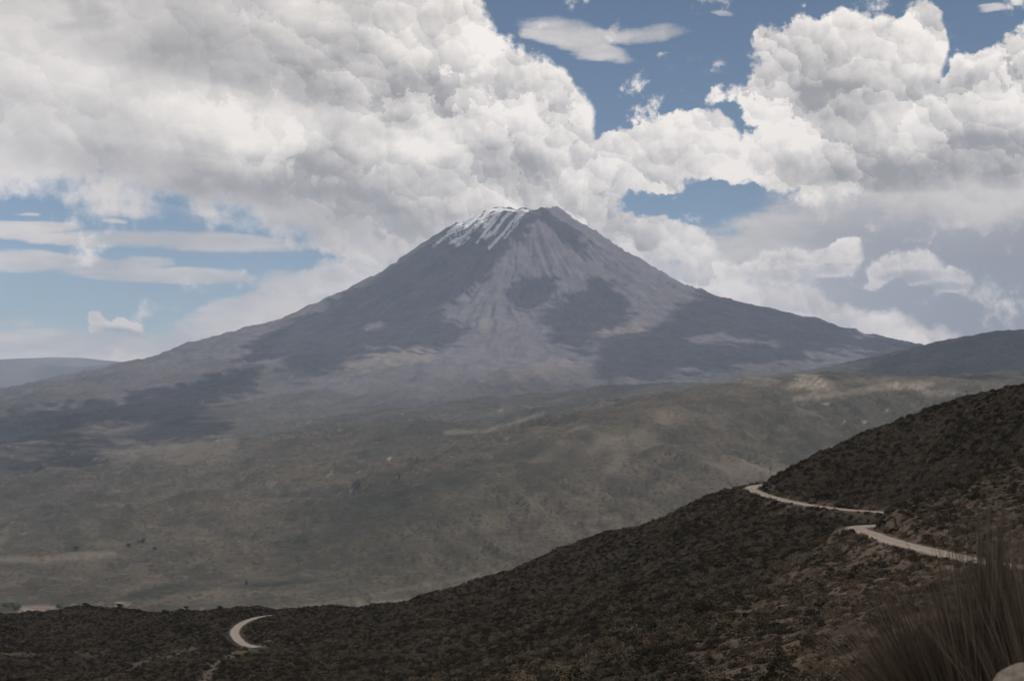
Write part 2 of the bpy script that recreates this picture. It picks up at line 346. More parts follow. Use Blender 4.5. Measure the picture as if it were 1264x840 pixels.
def submesh(name, V, Fq, keep, attrs):
    f = Fq[keep]; used = np.unique(f); remap = np.full(len(V), -1, np.int64); remap[used] = np.arange(len(used))
    return mesh_np(name, V[used], remap[f], {k: v[used] for k, v in attrs.items()})

# ------------------------------------------------------------------ materials
def new_mat(name):
    m = bpy.data.materials.new(name); m.use_nodes = True; nt = m.node_tree
    b = nt.nodes['Principled BSDF']; b.inputs['Roughness'].default_value = .9
    b.inputs['Specular IOR Level'].default_value = .15
    return m, nt, b
def attr(nt, name): return nd(nt, 'ShaderNodeAttribute', attribute_name=name).outputs['Fac']
def noise(nt, scale, detail=5, rough=.55, vec=None, dim=None):
    d = {'Scale': scale, 'Detail': detail, 'Roughness': rough}
    if vec is not None: d['Vector'] = vec
    return nd(nt, 'ShaderNodeTexNoise', d).outputs[0]

def far_material():
    m, nt, b = new_mat('mountain_ground')
    pos = nd(nt, 'ShaderNodeNewGeometry').outputs['Position']
    big = noise(nt, 1 / 900, 8, .6, pos); mid = noise(nt, 1 / 160, 7, .62, pos); fine = noise(nt, 1 / 32, 4, .6, pos); dots = noise(nt, 1 / 11, 2, .5, pos)
    # scrubby plain: olive brown, with dry and green patches
    c = mixc(nt, mrange(nt, big, .4, .6), (.066, .055, .043, 1), (.092, .075, .058, 1))
    c = mixc(nt, mth(nt, 'MULTIPLY', mrange(nt, mid, .46, .64), .5), c, (.040, .036, .027, 1))
    c = mixc(nt, mrange(nt, mid, .44, .32, 0, .5), c, (.15, .122, .094, 1))
    c = mixc(nt, mrange(nt, fine, .5, .66, 0, .7), c, (.034, .035, .025, 1))
    sv = nd(nt, 'ShaderNodeCombineXYZ', {0: nd(nt, 'ShaderNodeVectorMath', {0: pos, 1: (.87 / 190, -.5 / 190, 0)}, operation='DOT_PRODUCT').outputs['Value'],
         1: nd(nt, 'ShaderNodeVectorMath', {0: pos, 1: (.5 / 1000, .87 / 1000, 0)}, operation='DOT_PRODUCT').outputs['Value'], 2: 0.0}).outputs[0]
    stroke = noise(nt, 1.0, 7, .62, sv)
    c = mixc(nt, mrange(nt, stroke, .50, .62, 0, .65), c, (.040, .037, .029, 1))
    c = mixc(nt, mrange(nt, stroke, .46, .34, 0, .4), c, (.135, .110, .085, 1))
    c = mixc(nt, attr(nt, 'brown'), c, mixc(nt, mrange(nt, mid, .38, .62), (.098, .076, .050, 1), (.056, .045, .030, 1)))
    c = mixc(nt, mrange(nt, fine, .46, .34, 0, .35), c, (.15, .122, .09, 1))
    c = mixc(nt, mrange(nt, dots, .52, .62, 0, .75), c, (.024, .029, .020, 1))
    rock = mixc(nt, mrange(nt, mid, .35, .65), (.116, .104, .112, 1), (.160, .143, .150, 1))
    rock = mixc(nt, mrange(nt, fine, .45, .7, 0, .5), rock, (.074, .068, .072, 1))
    c = mixc(nt, attr(nt, 'rock'), c, rock)
    c = mixc(nt, mth(nt, 'MULTIPLY', attr(nt, 'dark_ground'), mrange(nt, fine, .3, .6, .75, 1.0)), c, (.022, .024, .015, 1))
    c = mixc(nt, mth(nt, 'MULTIPLY', attr(nt, 'pale'), mrange(nt, fine, .3, .55, .35, 1.0)), c, (.27, .22, .17, 1))
    pv = nd(nt, 'ShaderNodeCombineXYZ', {0: mth(nt, 'MULTIPLY', attr(nt, 'th'), 40.0), 1: mth(nt, 'MULTIPLY', attr(nt, 'rad'), 1 / 420.0), 2: 0.0}).outputs[0]
    rills = noise(nt, 1.0, 6, .68, pv)
    c = mixc(nt, mth(nt, 'MULTIPLY', attr(nt, 'rock'), mrange(nt, rills, .48, .64, 0, .28)), c, (.060, .056, .062, 1))
    c = mixc(nt, mth(nt, 'MULTIPLY', attr(nt, 'rock'), mrange(nt, rills, .46, .36, 0, .2)), c, (.19, .165, .16, 1))
    sn = mth(nt, 'ADD', attr(nt, 'snow'), mth(nt, 'MULTIPLY', mth(nt, 'SUBTRACT', rills, .5), 3.2))
    sn = mth(nt, 'MULTIPLY_ADD', mth(nt, 'SUBTRACT', noise(nt, 1 / 60, 5, .7, pos), .5), 1.6, sn)
    sn = mth(nt, 'MULTIPLY', sn, mrange(nt, attr(nt, 'snow'), .02, .25))
    c = mixc(nt, mrange(nt, sn, .36, .85), c, (.76, .755, .77, 1))
    nt.links.new(c, b.inputs['Base Color'])
    bh = mth(nt, 'MULTIPLY_ADD', fine, 9.0, mth(nt, 'MULTIPLY', mid, 30.0))
    bp = nd(nt, 'ShaderNodeBump', {'Strength': .55, 'Distance': 1.0, 'Height': bh})
    nt.links.new(bp.outputs[0], b.inputs['Normal'])
    return m
MAT_FAR = far_material()

def far_range_material():
    m, nt, b = new_mat('distant_rock')
    pos = nd(nt, 'ShaderNodeNewGeometry').outputs['Position']
    n = noise(nt, 1 / 900, 8, .6, pos)
    c = mixc(nt, mrange(nt, n, .35, .65), (.09, .085, .08, 1), (.16, .14, .125, 1))
    nt.links.new(c, b.inputs['Base Color']); return m

# ------------------------------------------------------------------ build the far terrain
azs = np.radians(np.concatenate([np.linspace(-60, -27.5, 30), np.linspace(-27, 27, 860), np.linspace(27.5, 60, 30)]))
ds = np.concatenate([np.geomspace(1150, 9000, 470), np.linspace(9040, 15300, 330), np.geomspace(15400, 26000, 40)])
X, Y, Z = polar_mesh(azs, ds, far_height)
vb, rr, th = volcano_base(X, Y)
PX, PY = to_px(X, np.maximum(Y, 1), Z)
PALE_LINES = [  # dry washes, tracks, screes, eroded banks, and a sunlit streak painted in pale, traced where they lie: (polyline px, half width m, strength)
 ([(0, 690), (60, 690), (140, 682)], 9, .28), ([(250, 762), (330, 752), (420, 742), (500, 726), (560, 716), (620, 706)], 4, .14),
 ([(430, 748), (480, 743), (540, 738)], 4, .35), ([(550, 534), (600, 531), (640, 520), (670, 509)], 8, .3),
 ([(980, 492), (1040, 485), (1090, 477), (1150, 473)], 12, .4), ([(30, 754), (68, 753)], 12, .5),
 ([(430, 448), (490, 441), (530, 438)], 60, .45), ([(735, 412), (780, 408), (800, 404)], 60, .35), ([(640, 460), (700, 448)], 60, .3),
 ([(130, 558), (210, 556), (280, 548)], 40, .25), ([(845, 655), (900, 640), (930, 610)], 10, .3),
]
pale = np.zeros(X.shape)
for pl, hw, st in PALE_LINES:
    d, _ = seg_dist(PX, PY * 1.0, [(a, b_, 0) for a, b_ in pl])
    dm = d * Y / F
    pale = np.maximum(pale, st * sstep(1.5, .3, (dm + hw * .8 * perlin(X / 90, Y / 90, 7)) / hw * (1.0)))
# bank of bare earth with runnels
for (cx, cy, rx, ry, st) in [(1003, 472, 34, 10, 1.0), (1118, 477, 40, 5, .8), (1160, 485, 24, 6, .6), (600, 400, 14, 8, .45), (1085, 470, 60, 5, .25), (230, 560, 60, 14, .25), (110, 650, 14, 12, .22), (150, 525, 60, 8, .22), (935, 470, 30, 6, .4)]:
    q = np.hypot((PX - cx) / rx, (PY - cy) / ry)
    rn = np.clip(.5 + 1.3 * perlin((PX + (PY - cy) * 1.2) / 3.2, (PY - .1 * PX) / 13, 4) + .5 * perlin(PX / 14, PY / 5, 5), 0, 1)
    pale = np.maximum(pale, st * sstep(1.2, .5, q + .5 * perlin(X / 120, Y / 120, 77)) * (.35 + .65 * rn))
pale = np.maximum(pale, .22 * sstep(.72, .9, ridged(X / 800, Y / 900, 5, 201)) * sstep(-.1, .3, perlin(X / 1900, Y / 1900, 202)))
speck = sstep(.52, .72, perlin(X / 36, Y / 60, 210)) * sstep(.0, .35, perlin(X / 900, Y / 1100, 211))
pale = np.maximum(pale, .8 * speck * sstep(9500, 7000, Y))
# snow streaks on the summit
SNOW = [([(598, 258), (585, 268), (560, 285), (535, 304)], 2.6), ([(606, 257), (597, 270), (580, 288), (565, 303)], 4.2), ([(618, 258), (610, 268), (600, 278)], 5.0),
        ([(628, 262), (618, 276), (610, 290)], 1.8), ([(651, 260), (638, 268), (625, 284), (604, 306)], 2.4), ([(645, 260), (640, 268), (632, 276)], 4.6), ([(590, 275), (576, 290), (555, 300)], 2.0), ([(575, 276), (548, 295)], 1.6), ([(600, 283), (588, 300)], 1.5), ([(632, 262), (622, 270)], 2.0),
        ([(655, 255), (672, 254), (680, 256)], 1.2), ([(705, 268), (715, 272)], .7), ([(590, 262), (572, 275), (552, 286)], 3.0), ([(600, 259), (620, 258), (640, 261), (656, 258)], 1.8), ([(594, 264), (574, 281), (556, 296)], 1.8), ([(625, 266), (612, 282), (600, 294)], 2.6), ([(612, 270), (596, 292)], 3.0), ([(640, 274), (622, 294)], 1.6)]
snow = np.zeros(X.shape); up_m = rr < 2400
for pl, hw in SNOW:
    d, _ = seg_dist(PX[up_m], PY[up_m], [(a, b_, 0) for a, b_ in pl])
    snow[up_m] = np.maximum(snow[up_m], sstep(1.5, .1, d / hw))
snow *= .9 + .3 * (ridged(th * 44 + .4 * perlin(X / 200, Y / 200, 9), rr / 900, 3, 221) - .35)
dark_ground = np.clip(.95 * sstep(.0, .5, fbm(X / 1000, Y / 1300, 4, 231)) * sstep(9500, 6000, Y), 0, 1) * .35
for (cx, cy, rx, ry, rot, st) in [(440, 640, 120, 40, -24, .75), (380, 680, 60, 24, -30, .5), (560, 585, 130, 20, -16, .5), (195, 730, 50, 8, -12, .85), (345, 720, 62, 5, -5, .9), (250, 725, 30, 5, -8, .5), (760, 560, 120, 18, -16, .35), (700, 500, 150, 9, -14, .45), (60, 640, 80, 8, -5, .35), (150, 612, 60, 6, -4, .35), (60, 735, 90, 12, 0, .3)]:  # darker patches at chosen spots, beside the noise-spread scrub
    c_, s_ = math.cos(math.radians(rot)), math.sin(math.radians(rot))
    u = ((PX - cx) * c_ + (PY - cy) * s_) / rx; v = (-(PX - cx) * s_ + (PY - cy) * c_) / ry
    dark_ground = np.maximum(dark_ground, st * sstep(1.25, .4, np.hypot(u, v) + .35 * fbm(X / 300, Y / 400, 3, 233)))
rock = sstep(6500, 2800, rr + 1300 * fbm(X / 1200, Y / 1200, 4, 241))
zm = crest_d = seg_dist(X, Y, [w3(*q) for q in CREST_M])[0]
brown = .65 * sstep(2100, 700, zm + 700 * fbm(X / 800, Y / 800, 3, 251)) * (1 - rock)
V = np.stack([X.ravel(), Y.ravel(), Z.ravel()], 1); Fq = grid_faces(*X.shape)
ATT = {'th': th.ravel(), 'rad': rr.ravel(), 'pale': np.clip(pale * 1.2, 0, 1).ravel(), 'snow': snow.ravel(), 'dark_ground': dark_ground.ravel(), 'rock': rock.ravel(), 'brown': brown.ravel()}
fc = Fq[:, 0]
fr = rr.ravel()[fc]; fy = Y.ravel()[fc]; fx = X.ravel()[fc]; fz = Z.ravel()[fc]
dh = seg_dist(fx, fy, [w3(*q) for q in CREST_H])[0]
is_v = (fr < 5200) & ~((dh < 1600) & (fx > 1500))
is_h = ~is_v & (dh < 1500) & (fx > 900)
is_m = ~is_v & ~is_h & (zm.ravel()[fc] < 1250) & (fz > -470)
link('volcano', submesh('volcano', V, Fq, is_v, ATT), MAT_FAR, kind='structure', label='tall grey cone volcano with snow streaks near its flat summit', category='volcano')
link('hill', submesh('hill', V, Fq, is_h, ATT), MAT_FAR, kind='structure', label='low rounded hill in cloud shade to the right of the volcano', category='hill')
link('ridge', submesh('ridge', V, Fq, is_m, ATT), MAT_FAR, kind='structure', label='long brown ridge sloping down to the left across the valley', category='ridge')
link('valley', submesh('valley', V, Fq, ~(is_v | is_h | is_m), ATT), MAT_FAR, kind='structure', label='wide olive brown valley at the foot of the volcano', category='valley')

# the ranges beyond, far left, and land to the horizon
def range_mesh(name, pts, D0, base, depth, seed, amp, label):
    px = np.linspace(-900, 2200, 420)
    y = np.interp(px, [p[0] for p in pts], [p[1] for p in pts])
    t = np.linspace(0, 1, 26)
    Xg = (px[None, :] - 632) / F * D0 + 0 * t[:, None]; Yg = D0 - depth + 2 * depth * t[:, None] + 0 * px[None, :]
    top = ((HY - y) / F * D0)[None, :]
    sh = np.sin(np.pi * t[:, None]) ** 1.0
    Zg = base + (top - base) * sh + amp * fbm(Xg / (depth * .5), Yg / (depth * .5), 5, seed) * (.25 + .75 * np.sin(2 * np.pi * np.clip(t[:, None], 0, 1)) ** 2)
    me = mesh_np(name, np.stack([Xg.ravel(), Yg.ravel(), Zg.ravel()], 1), grid_faces(*Xg.shape))
    link(name, me, MAT_RANGE, kind='structure', label=label, category='mountains')
MAT_RANGE = far_range_material()
range_mesh('mountain_range', [(-900, 440), (-300, 444), (-60, 452), (0, 449), (40, 447), (70, 450), (90, 453), (120, 450), (140, 453), (160, 448), (175, 452), (240, 465), (300, 480), (2200, 480)], 22500, -700, 2000, 301, 110, 'low blue mountain range seen behind the left foot of the volcano')
range_mesh('far_mountain_range', [(-900, 438), (-200, 442), (0, 444), (30, 442), (60, 440), (100, 441), (150, 446), (250, 447), (2200, 447)], 28500, -900, 2200, 311, 90, 'faint pale mountains on the left horizon beyond the blue range')
a = np.linspace(0, 2 * math.pi, 97)[:-1]
rad = [0, 5000, 12000, 20000, 25500]
gv = [(0, 0, -900)]; gf = []
for r_ in rad[1:]:
    for t in a: gv.append((r_ * math.sin(t), r_ * math.cos(t) * (1.2 if math.cos(t) > 0 else .34), -900))
me = bpy.data.meshes.new('plain')
for j in range(96):
    gf.append((0, 1 + j, 1 + (j + 1) % 96))
    for k in range(3):
        o_ = 1 + 96 * k; gf.append((o_ + j, o_ + 96 + j, o_ + 96 + (j + 1) % 96, o_ + (j + 1) % 96))
me.from_pydata(gv, [], gf)
link('plain', me, MAT_RANGE, kind='structure', label='flat distant plain reaching the horizon', category='plain')

# ------------------------------------------------------------------ near hillside
def smooth_path(ctrl, step):
    P = np.array(ctrl, float); n = len(P); out = []
    Q = np.vstack([2 * P[0] - P[1], P, 2 * P[-1] - P[-2]])
    for i in range(1, n):
        p0, p1, p2, p3 = Q[i - 1], Q[i], Q[i + 1], Q[i + 2]
        m = max(2, int(np.linalg.norm(p2 - p1) / step))
        for t in np.arange(m) / m:
            out.append(.5 * ((2 * p1) + (-p0 + p2) * t + (2 * p0 - 5 * p1 + 4 * p2 - p3) * t * t + (-p0 + 3 * p1 - 3 * p2 + p3) * t ** 3))
    out.append(P[-1]); return np.array(out)
ROAD_UP = [w3(1520, 724, 122), w3(1390, 712, 145), w3(1300, 703, 168), w3(1250, 698, 185), w3(1190, 688, 210), w3(1140, 677, 240), w3(1100, 667, 276), w3(1074, 658, 312), w3(1058, 652, 340),
           w3(1066, 649, 362), (106, 384, -43.5), (124, 412, -46.0), (134, 445, -48.4), w3(1095, 632, 474), w3(1050, 629, 494), w3(1000, 623, 524), w3(960, 615, 562), w3(936, 607.5, 600), w3(927, 602, 632), w3(940, 598, 655), (135, 700, -59), (170, 750, -62)]
ROAD_LOW = [w3(318, 799, 655), w3(300, 794, 672), w3(290, 783, 708), w3(292, 775, 742), w3(303, 767, 790), w3(322, 761, 850), w3(350, 758, 905), w3(390, 755, 960), (-90, 1060, -192)]
ROAD_FAR = [(-300, 560, -141), w3(-40, 803, 640), w3(0, 805, 630), w3(22, 806, 625), w3(44, 806, 618), (-180, 600, -127), (-120, 590, -118)]
RU = smooth_path(ROAD_UP, 2.0); RL = smooth_path(ROAD_LOW, 3.0)

CP = [(1264, 475, 560), (1330, 455, 560), (1450, 420, 560), (1700, 370, 560), (1200, 493, 580), (1150, 510, 600), (1100, 529, 610), (1060, 544, 620), (1020, 562, 630), (980, 580, 640), (945, 597, 650),
      (900, 610, 665), (860, 624, 680), (800, 647, 700), (740, 668, 725), (680, 690, 745), (620, 711, 765), (560, 730, 790), (500, 745, 825), (440, 752, 860), (380, 755, 900), (300, 758, 950), (200, 757, 1000), (100, 757, 1030), (0, 758, 1050), (-150, 760, 1080), (-500, 770, 1100),
      (1000, 700, 330), (920, 690, 400), (850, 700, 430), (930, 650, 520), (860, 660, 560), (700, 760, 450), (740, 710, 580), (560, 790, 480), (600, 840, 300), (760, 780, 300), (400, 840, 400), (200, 840, 480), (0, 840, 550), (100, 800, 680), (200, 790, 700), (430, 790, 620), (60, 780, 820), (-200, 840, 560), (-300, 800, 700),
      (1000, 800, 115), (900, 770, 190), (850, 800, 165), (850, 840, 128), (1000, 840, 88), (1000, 750, 190), (1090, 720, 190), (1150, 740, 130), (1200, 740, 120), (1264, 780, 88), (1150, 700, 195), (1100, 860, 52), (1264, 860, 42), (1264, 760, 128), (1230, 735, 152), (1180, 722, 165), (1300, 745, 132), (1340, 770, 100),
      # above the lower road and on the slope over it
      (1130, 628, 385), (1180, 640, 300), (1230, 655, 240), (1264, 640, 240), (1200, 600, 340), (1264, 570, 350), (1150, 590, 480), (1100, 600, 540), (1200, 540, 480), (1264, 520, 450), (1040, 600, 580), (1400, 560, 300), (1400, 640, 180)]
CP = [w3(*p) for p in CP]
for px, py, Yd in [(1264, 475, 560), (1100, 529, 610), (945, 597, 650), (860, 624, 680), (740, 668, 725), (620, 711, 765), (500, 745, 825), (300, 758, 950), (0, 758, 1050), (-500, 770, 1100), (1700, 370, 560)]:
    x_, y_, z_ = w3(px, py, Yd)
    for k_, dz in ((1.12, -.13), (1.45, -.34), (2.2, -.36)):
        dd = Yd * (k_ - 1); CP.append((x_ * k_, y_ * k_, max(z_ + dz * dd - .05 * dd, -640)))
CP += [(0, 0, -1.62), (1.8, 5, -1.62), (-2, 5, -1.75), (4, 6, -1.5), (3, 12, -3.4), (-4, 12, -4.2), (10, 25, -6.6), (0, 25, -7.8), (0, -10, -1.3), (8, 0, -1.0), (-12, 0, -3.6), (-30, 30, -16), (0, 60, -17.5), (-60, 100, -42),
       (0, -100, 2), (120, 0, 30), (-120, 0, -34), (300, 200, 60), (-250, 250, -110), (0, -400, 0), (400, -200, 90), (-500, -100, -150), (200, 320, 18), (0, 130, -31), (-60, 200, -60)]
for i in range(0, len(RU), 14): CP.append(tuple(RU[i]))
for i in range(0, len(RL), 12): CP.append(tuple(RL[i]))
CP = np.array(CP)
def warp_xy(x, y):      # compresses distances so that near and far control points weigh alike
    r = np.hypot(x, y); k = 200 * np.arcsinh(r / 200) / np.maximum(r, 1e-6) / 100
    return x * k, y * k
def tps_fit(P, lam=2e-4):
    u, v = warp_xy(P[:, 0], P[:, 1]); n = len(P)
    d2 = (u[:, None] - u) ** 2 + (v[:, None] - v) ** 2
    Km = .5 * d2 * np.log(d2 + 1e-9) + lam * np.eye(n)
    A = np.zeros((n + 3, n + 3)); A[:n, :n] = Km; A[:n, n] = 1; A[:n, n + 1] = u; A[:n, n + 2] = v
    A[n:, :n] = A[:n, n:].T
    r = np.hypot(P[:, 0], P[:, 1]) + 12
    return u, v, np.linalg.solve(A, np.concatenate([P[:, 2] / r, [0, 0, 0]]))   # fits slope to the eye, so errors stay small near by
TU, TV, TC = tps_fit(CP)
def near_base(X, Y):
    u, v = warp_xy(X, Y); n = len(TU); out = TC[n] + TC[n + 1] * u + TC[n + 2] * v
    for i in range(n):
        d2 = (u - TU[i]) ** 2 + (v - TV[i]) ** 2
        out = out + TC[i] * .5 * d2 * np.log(d2 + 1e-9)
    return out * (np.hypot(X, Y) + 12)
def near_height(X, Y):
    z = near_base(X, Y)
    r = np.hypot(X, Y)
    a1 = np.interp(r, [0, 20, 120, 400, 1200], [.0, .12, .9, 2.6, 5.0]) * (1 - .85 * np.exp(-((X - 45) / 40) ** 2 - ((Y - 140) / 60) ** 2))
    z = z + a1 * fbm(X / 70, Y / 70, 4, 401, .5) + np.interp(r, [0, 30, 300], [.03, .2, .8]) * fbm(X / 9, Y / 9, 4, 411, .6)
    z = z - np.interp(r, [60, 400, 1000], [0, 2.0, 4.5]) * (ridged(X / 55 + Y / 160, Y / 260, 3, 421) - .5)
    for path, hw in ((RU, 3.6), (RL, 5.4)):
        near = (X > path[:, 0].min() - 30) & (X < path[:, 0].max() + 30) & (Y > path[:, 1].min() - 30) & (Y < path[:, 1].max() + 30)
        if near.any():
            d, rz = seg_dist(X[near], Y[near], [tuple(p) for p in path[::2]] + [tuple(path[-1])])
            w = sstep(hw + 5, hw, d); z[near] = z[near] * (1 - w) + (rz - .12) * w
    return z
azn = np.radians(np.concatenate([np.linspace(-180, -36, 49), np.linspace(-33, 33, 760), np.linspace(36, 180, 49)]))
dn = np.concatenate([np.geomspace(.6, 60, 90), np.geomspace(60.6, 1150, 560), np.geomspace(1160, 2400, 30)])
XN, YN, ZN = polar_mesh(azn, dn, near_height)
VN = np.stack([XN.ravel(), YN.ravel(), ZN.ravel()], 1); FN = grid_faces(*XN.shape)
droad = np.full(XN.shape, 99.0)
for path in (RU, RL):
    near = (XN > path[:, 0].min() - 20) & (XN < path[:, 0].max() + 20) & (YN > path[:, 1].min() - 20) & (YN < path[:, 1].max() + 20)
    d, _ = seg_dist(XN[near], YN[near], [tuple(p) for p in path[::2]] + [tuple(path[-1])])
    droad[near] = np.minimum(droad[near], d + (4.5 if path is RL else 0))
PXN, PYN = to_px(XN, np.maximum(YN, .5), ZN)
bare = sstep(9, 3.5, droad + 3 * perlin(XN / 7, YN / 7, 501)) * .75
TRACKS = [([(1240, 560), (1264, 553)], 1.8, .8, 330, 560), ([(960, 634), (985, 628), (988, 620)], 4, .6, 300, 620), ([(1150, 690), (1180, 655), (1200, 640)], 3.0, .6, 120, 420), ([(1160, 672), (1200, 640), (1230, 612)], 4, .5, 120, 420),
          ([(245, 845), (265, 822), (290, 806), (330, 793)], 7, 1.0, 400, 720), ([(120, 845), (180, 815), (240, 800)], 5, .7, 400, 760), ([(0, 806), (45, 808)], 2.4, 1.0, 400, 760), ([(95, 805), (130, 806)], 5, .4, 400, 760)]
for pl, hw, st, y0, y1 in TRACKS:
    d, _ = seg_dist(PXN, PYN, [(a_, b_, 0) for a_, b_ in pl])
    bare = np.maximum(bare, .8 * st * sstep(1.5, .4, d / hw + .5 * perlin(XN / 5, YN / 5, 503) + 1.1 * np.abs(fbm(XN / 12, YN / 12, 3, 504))) * (YN > y0) * (YN < y1))
# nearer slope of stones, browner, with weak sunlight painted in as lighter tone
stony_lit = sstep(.0, 1.0, (PXN - 880 + .9 * (PYN - 700) + 70 * fbm(XN / 25, YN / 25, 4, 505)) / 160) * sstep(420, 260, YN)
stony_lit = np.where(YN < 1, .3, stony_lit * sstep(2000, 1400, PXN))
ATN = {'bare': bare.ravel(), 'stony_lit': stony_lit.ravel()}
def hillside_material():
    m, nt, b = new_mat('hillside_ground')
    pos = nd(nt, 'ShaderNodeNewGeometry').outputs['Position']
    big = noise(nt, 1 / 40, 6, .6, pos); mid = noise(nt, 1 / 5, 6, .62, pos); fine = noise(nt, 1.6, 5, .6, pos)
    c = mixc(nt, mrange(nt, big, .4, .6), (.038, .029, .020, 1), (.060, .044, .030, 1))
    c = mixc(nt, mrange(nt, fine, .52, .36, 0, .5), c, (.115, .083, .056, 1))
    c = mixc(nt, mrange(nt, mid, .45, .65, 0, .6), c, (.028, .026, .020, 1))
    s = mixc(nt, mrange(nt, mid, .4, .62), (.26, .185, .125, 1), (.105, .076, .052, 1))  # raised tone stands in for weak sun on this slope
    c = mixc(nt, mth(nt, 'MULTIPLY', attr(nt, 'stony_lit'), mrange(nt, fine, .3, .55, .35, .9)), c, s)
    c = mixc(nt, mth(nt, 'MULTIPLY', attr(nt, 'bare'), mrange(nt, fine, .3, .6, .5, 1.0)), c, (.24, .185, .135, 1))
    nt.links.new(c, b.inputs['Base Color'])
    bp = nd(nt, 'ShaderNodeBump', {'Strength': .8, 'Distance': 1.0, 'Height': mth(nt, 'MULTIPLY_ADD', fine, .15, mth(nt, 'MULTIPLY', mid, .5))})
    nt.links.new(bp.outputs[0], b.inputs['Normal'])
    return m
link('hillside', mesh_np('hillside', VN, FN, ATN), hillside_material(), kind='structure', label='dark scrubby hillside falling away to the left in the foreground', category='hillside')

def sampler(Xg, Yg, Zg, azl, dl):
    def f(x, y):
        a_ = np.arctan2(x, y); r_ = np.hypot(x, y)
        i = np.clip(np.searchsorted(azl, a_) - 1, 0, len(azl) - 2); j = np.clip(np.searchsorted(dl, r_) - 1, 0, len(dl) - 2)
        u = np.clip((a_ - azl[i]) / (azl[i + 1] - azl[i]), 0, 1); v = np.clip((r_ - dl[j]) / (dl[j + 1] - dl[j]), 0, 1)
        return (Zg[j, i] * (1 - u) + Zg[j, i + 1] * u) * (1 - v) + (Zg[j + 1, i] * (1 - u) + Zg[j + 1, i + 1] * u) * v
    return f
hB = sampler(XN, YN, bare, azn, dn); hN = sampler(XN, YN, ZN, azn, dn); hF = sampler(X, Y, Z, azs, ds)

# roads
def road_material():
    m, nt, b = new_mat('dirt_road_surface')
    pos = nd(nt, 'ShaderNodeNewGeometry').outputs['Position']
    mid = noise(nt, 1 / 3, 6, .6, pos); fine = noise(nt, 3, 4, .6, pos)
    c = mixc(nt, mrange(nt, mid, .35, .65), (.60, .49, .375, 1), (.48, .385, .29, 1))
    lane = attr(nt, 'lane')       # -1 .. 1 across the road
    tr = mth(nt, 'ABSOLUTE', mth(nt, 'SUBTRACT', mth(nt, 'ABSOLUTE', lane), .42))
    c = mixc(nt, mrange(nt, tr, .22, .05, 0, .55), c, (.68, .57, .45, 1))
    ed = mrange(nt, mth(nt, 'ADD', mth(nt, 'ABSOLUTE', lane), mth(nt, 'MULTIPLY', mth(nt, 'SUBTRACT', mid, .5), .7)), .72, 1.05)
    c = mixc(nt, ed, c, (.21, .165, .12, 1))
    c = mixc(nt, mrange(nt, fine, .5, .75, 0, .35), c, (.26, .21, .16, 1))
    nt.links.new(c, b.inputs['Base Color']); return m
MAT_ROAD = road_material()
def road(name, path, hw, label, lift=.10):
    P = path.copy(); T = np.gradient(P[:, :2], axis=0); T /= np.linalg.norm(T, axis=1)[:, None] + 1e-9
    N = np.stack([T[:, 1], -T[:, 0]], 1); lanes = np.linspace(-1, 1, 9)
    s = np.arange(len(P))
    vs = []; ln = []
    for l in lanes:
        w = hw * (1 + .10 * perlin(s / 7.0, s * 0 + l * 3, 601) * abs(l))
        x = P[:, 0] + N[:, 0] * w * l; y = P[:, 1] + N[:, 1] * w * l
        z = P[:, 2] + lift - .22 * abs(l) ** 3 - .05 * math.exp(-((abs(l) - .42) / .15) ** 2)
        vs.append(np.stack([x, y, z], 1)); ln.append(np.full(len(P), l))
    Vr = np.stack(vs, 1).reshape(-1, 3); La = np.stack(ln, 1).ravel()
    link(name, mesh_np(name, Vr, grid_faces(len(P), 9)[:, ::-1], {'lane': La}), MAT_ROAD, kind='structure', label=label, category='road')
road('dirt_road', RU, 2.9, 'pale dirt road winding round the spurs of the dark hillside')
road('lower_dirt_road', RL, 2.5, 'short curve of dirt road seen far down at the lower left', .3)

# ------------------------------------------------------------------ clouds that shade the slopes, above the picture
CLOUD_Z = 4600.0
SHADOWS = [
 ('cloud shading the left flank of the volcano', [(548, 288), (575, 276), (600, 285), (622, 268), (640, 264), (655, 262), (657, 285), (640, 305), (620, 325), (597, 350), (570, 375), (548, 385), (552, 393), (580, 402), (587, 414), (560, 430), (510, 436), (470, 438), (430, 450), (400, 470), (340, 462), (335, 472), (255, 505), (250, 518), (285, 530), (283, 543), (180, 546), (60, 556), (-60, 560), (-60, 515), (0, 511), (130, 494), (250, 473), (298, 452), (318, 428), (345, 405), (390, 385), (440, 362), (490, 330), (520, 306)]),
 ('cloud shading the summit on the right', [(660, 262), (690, 262), (712, 280), (738, 305), (735, 318), (712, 318), (700, 300), (685, 285)]),
 ('small cloud shading the middle of the cone', [(643, 362), (665, 342), (697, 340), (692, 355), (682, 376), (660, 384), (645, 376)]),
 ('cloud shading the right flank of the volcano', [(685, 385), (700, 374), (735, 360), (758, 346), (775, 362), (786, 386), (780, 402), (805, 406), (842, 398), (852, 384), (872, 362), (930, 370), (1000, 386), (1060, 406), (1140, 428), (1075, 439), (1040, 436), (980, 443), (950, 452), (890, 463), (830, 466), (800, 471), (750, 472), (757, 457), (768, 440), (760, 432), (700, 433), (684, 427), (700, 418), (690, 406)]),
 ('small cloud shading the plain on the left', [(10, 580), (50, 563), (85, 552), (130, 550), (142, 562), (135, 572), (70, 580)]),
 ('cloud shading the low hill on the right', [(1085, 452), (1110, 440), (1170, 416), (1264, 400), (1420, 395), (1420, 458), (1264, 462), (1190, 470), (1130, 466)]),
]
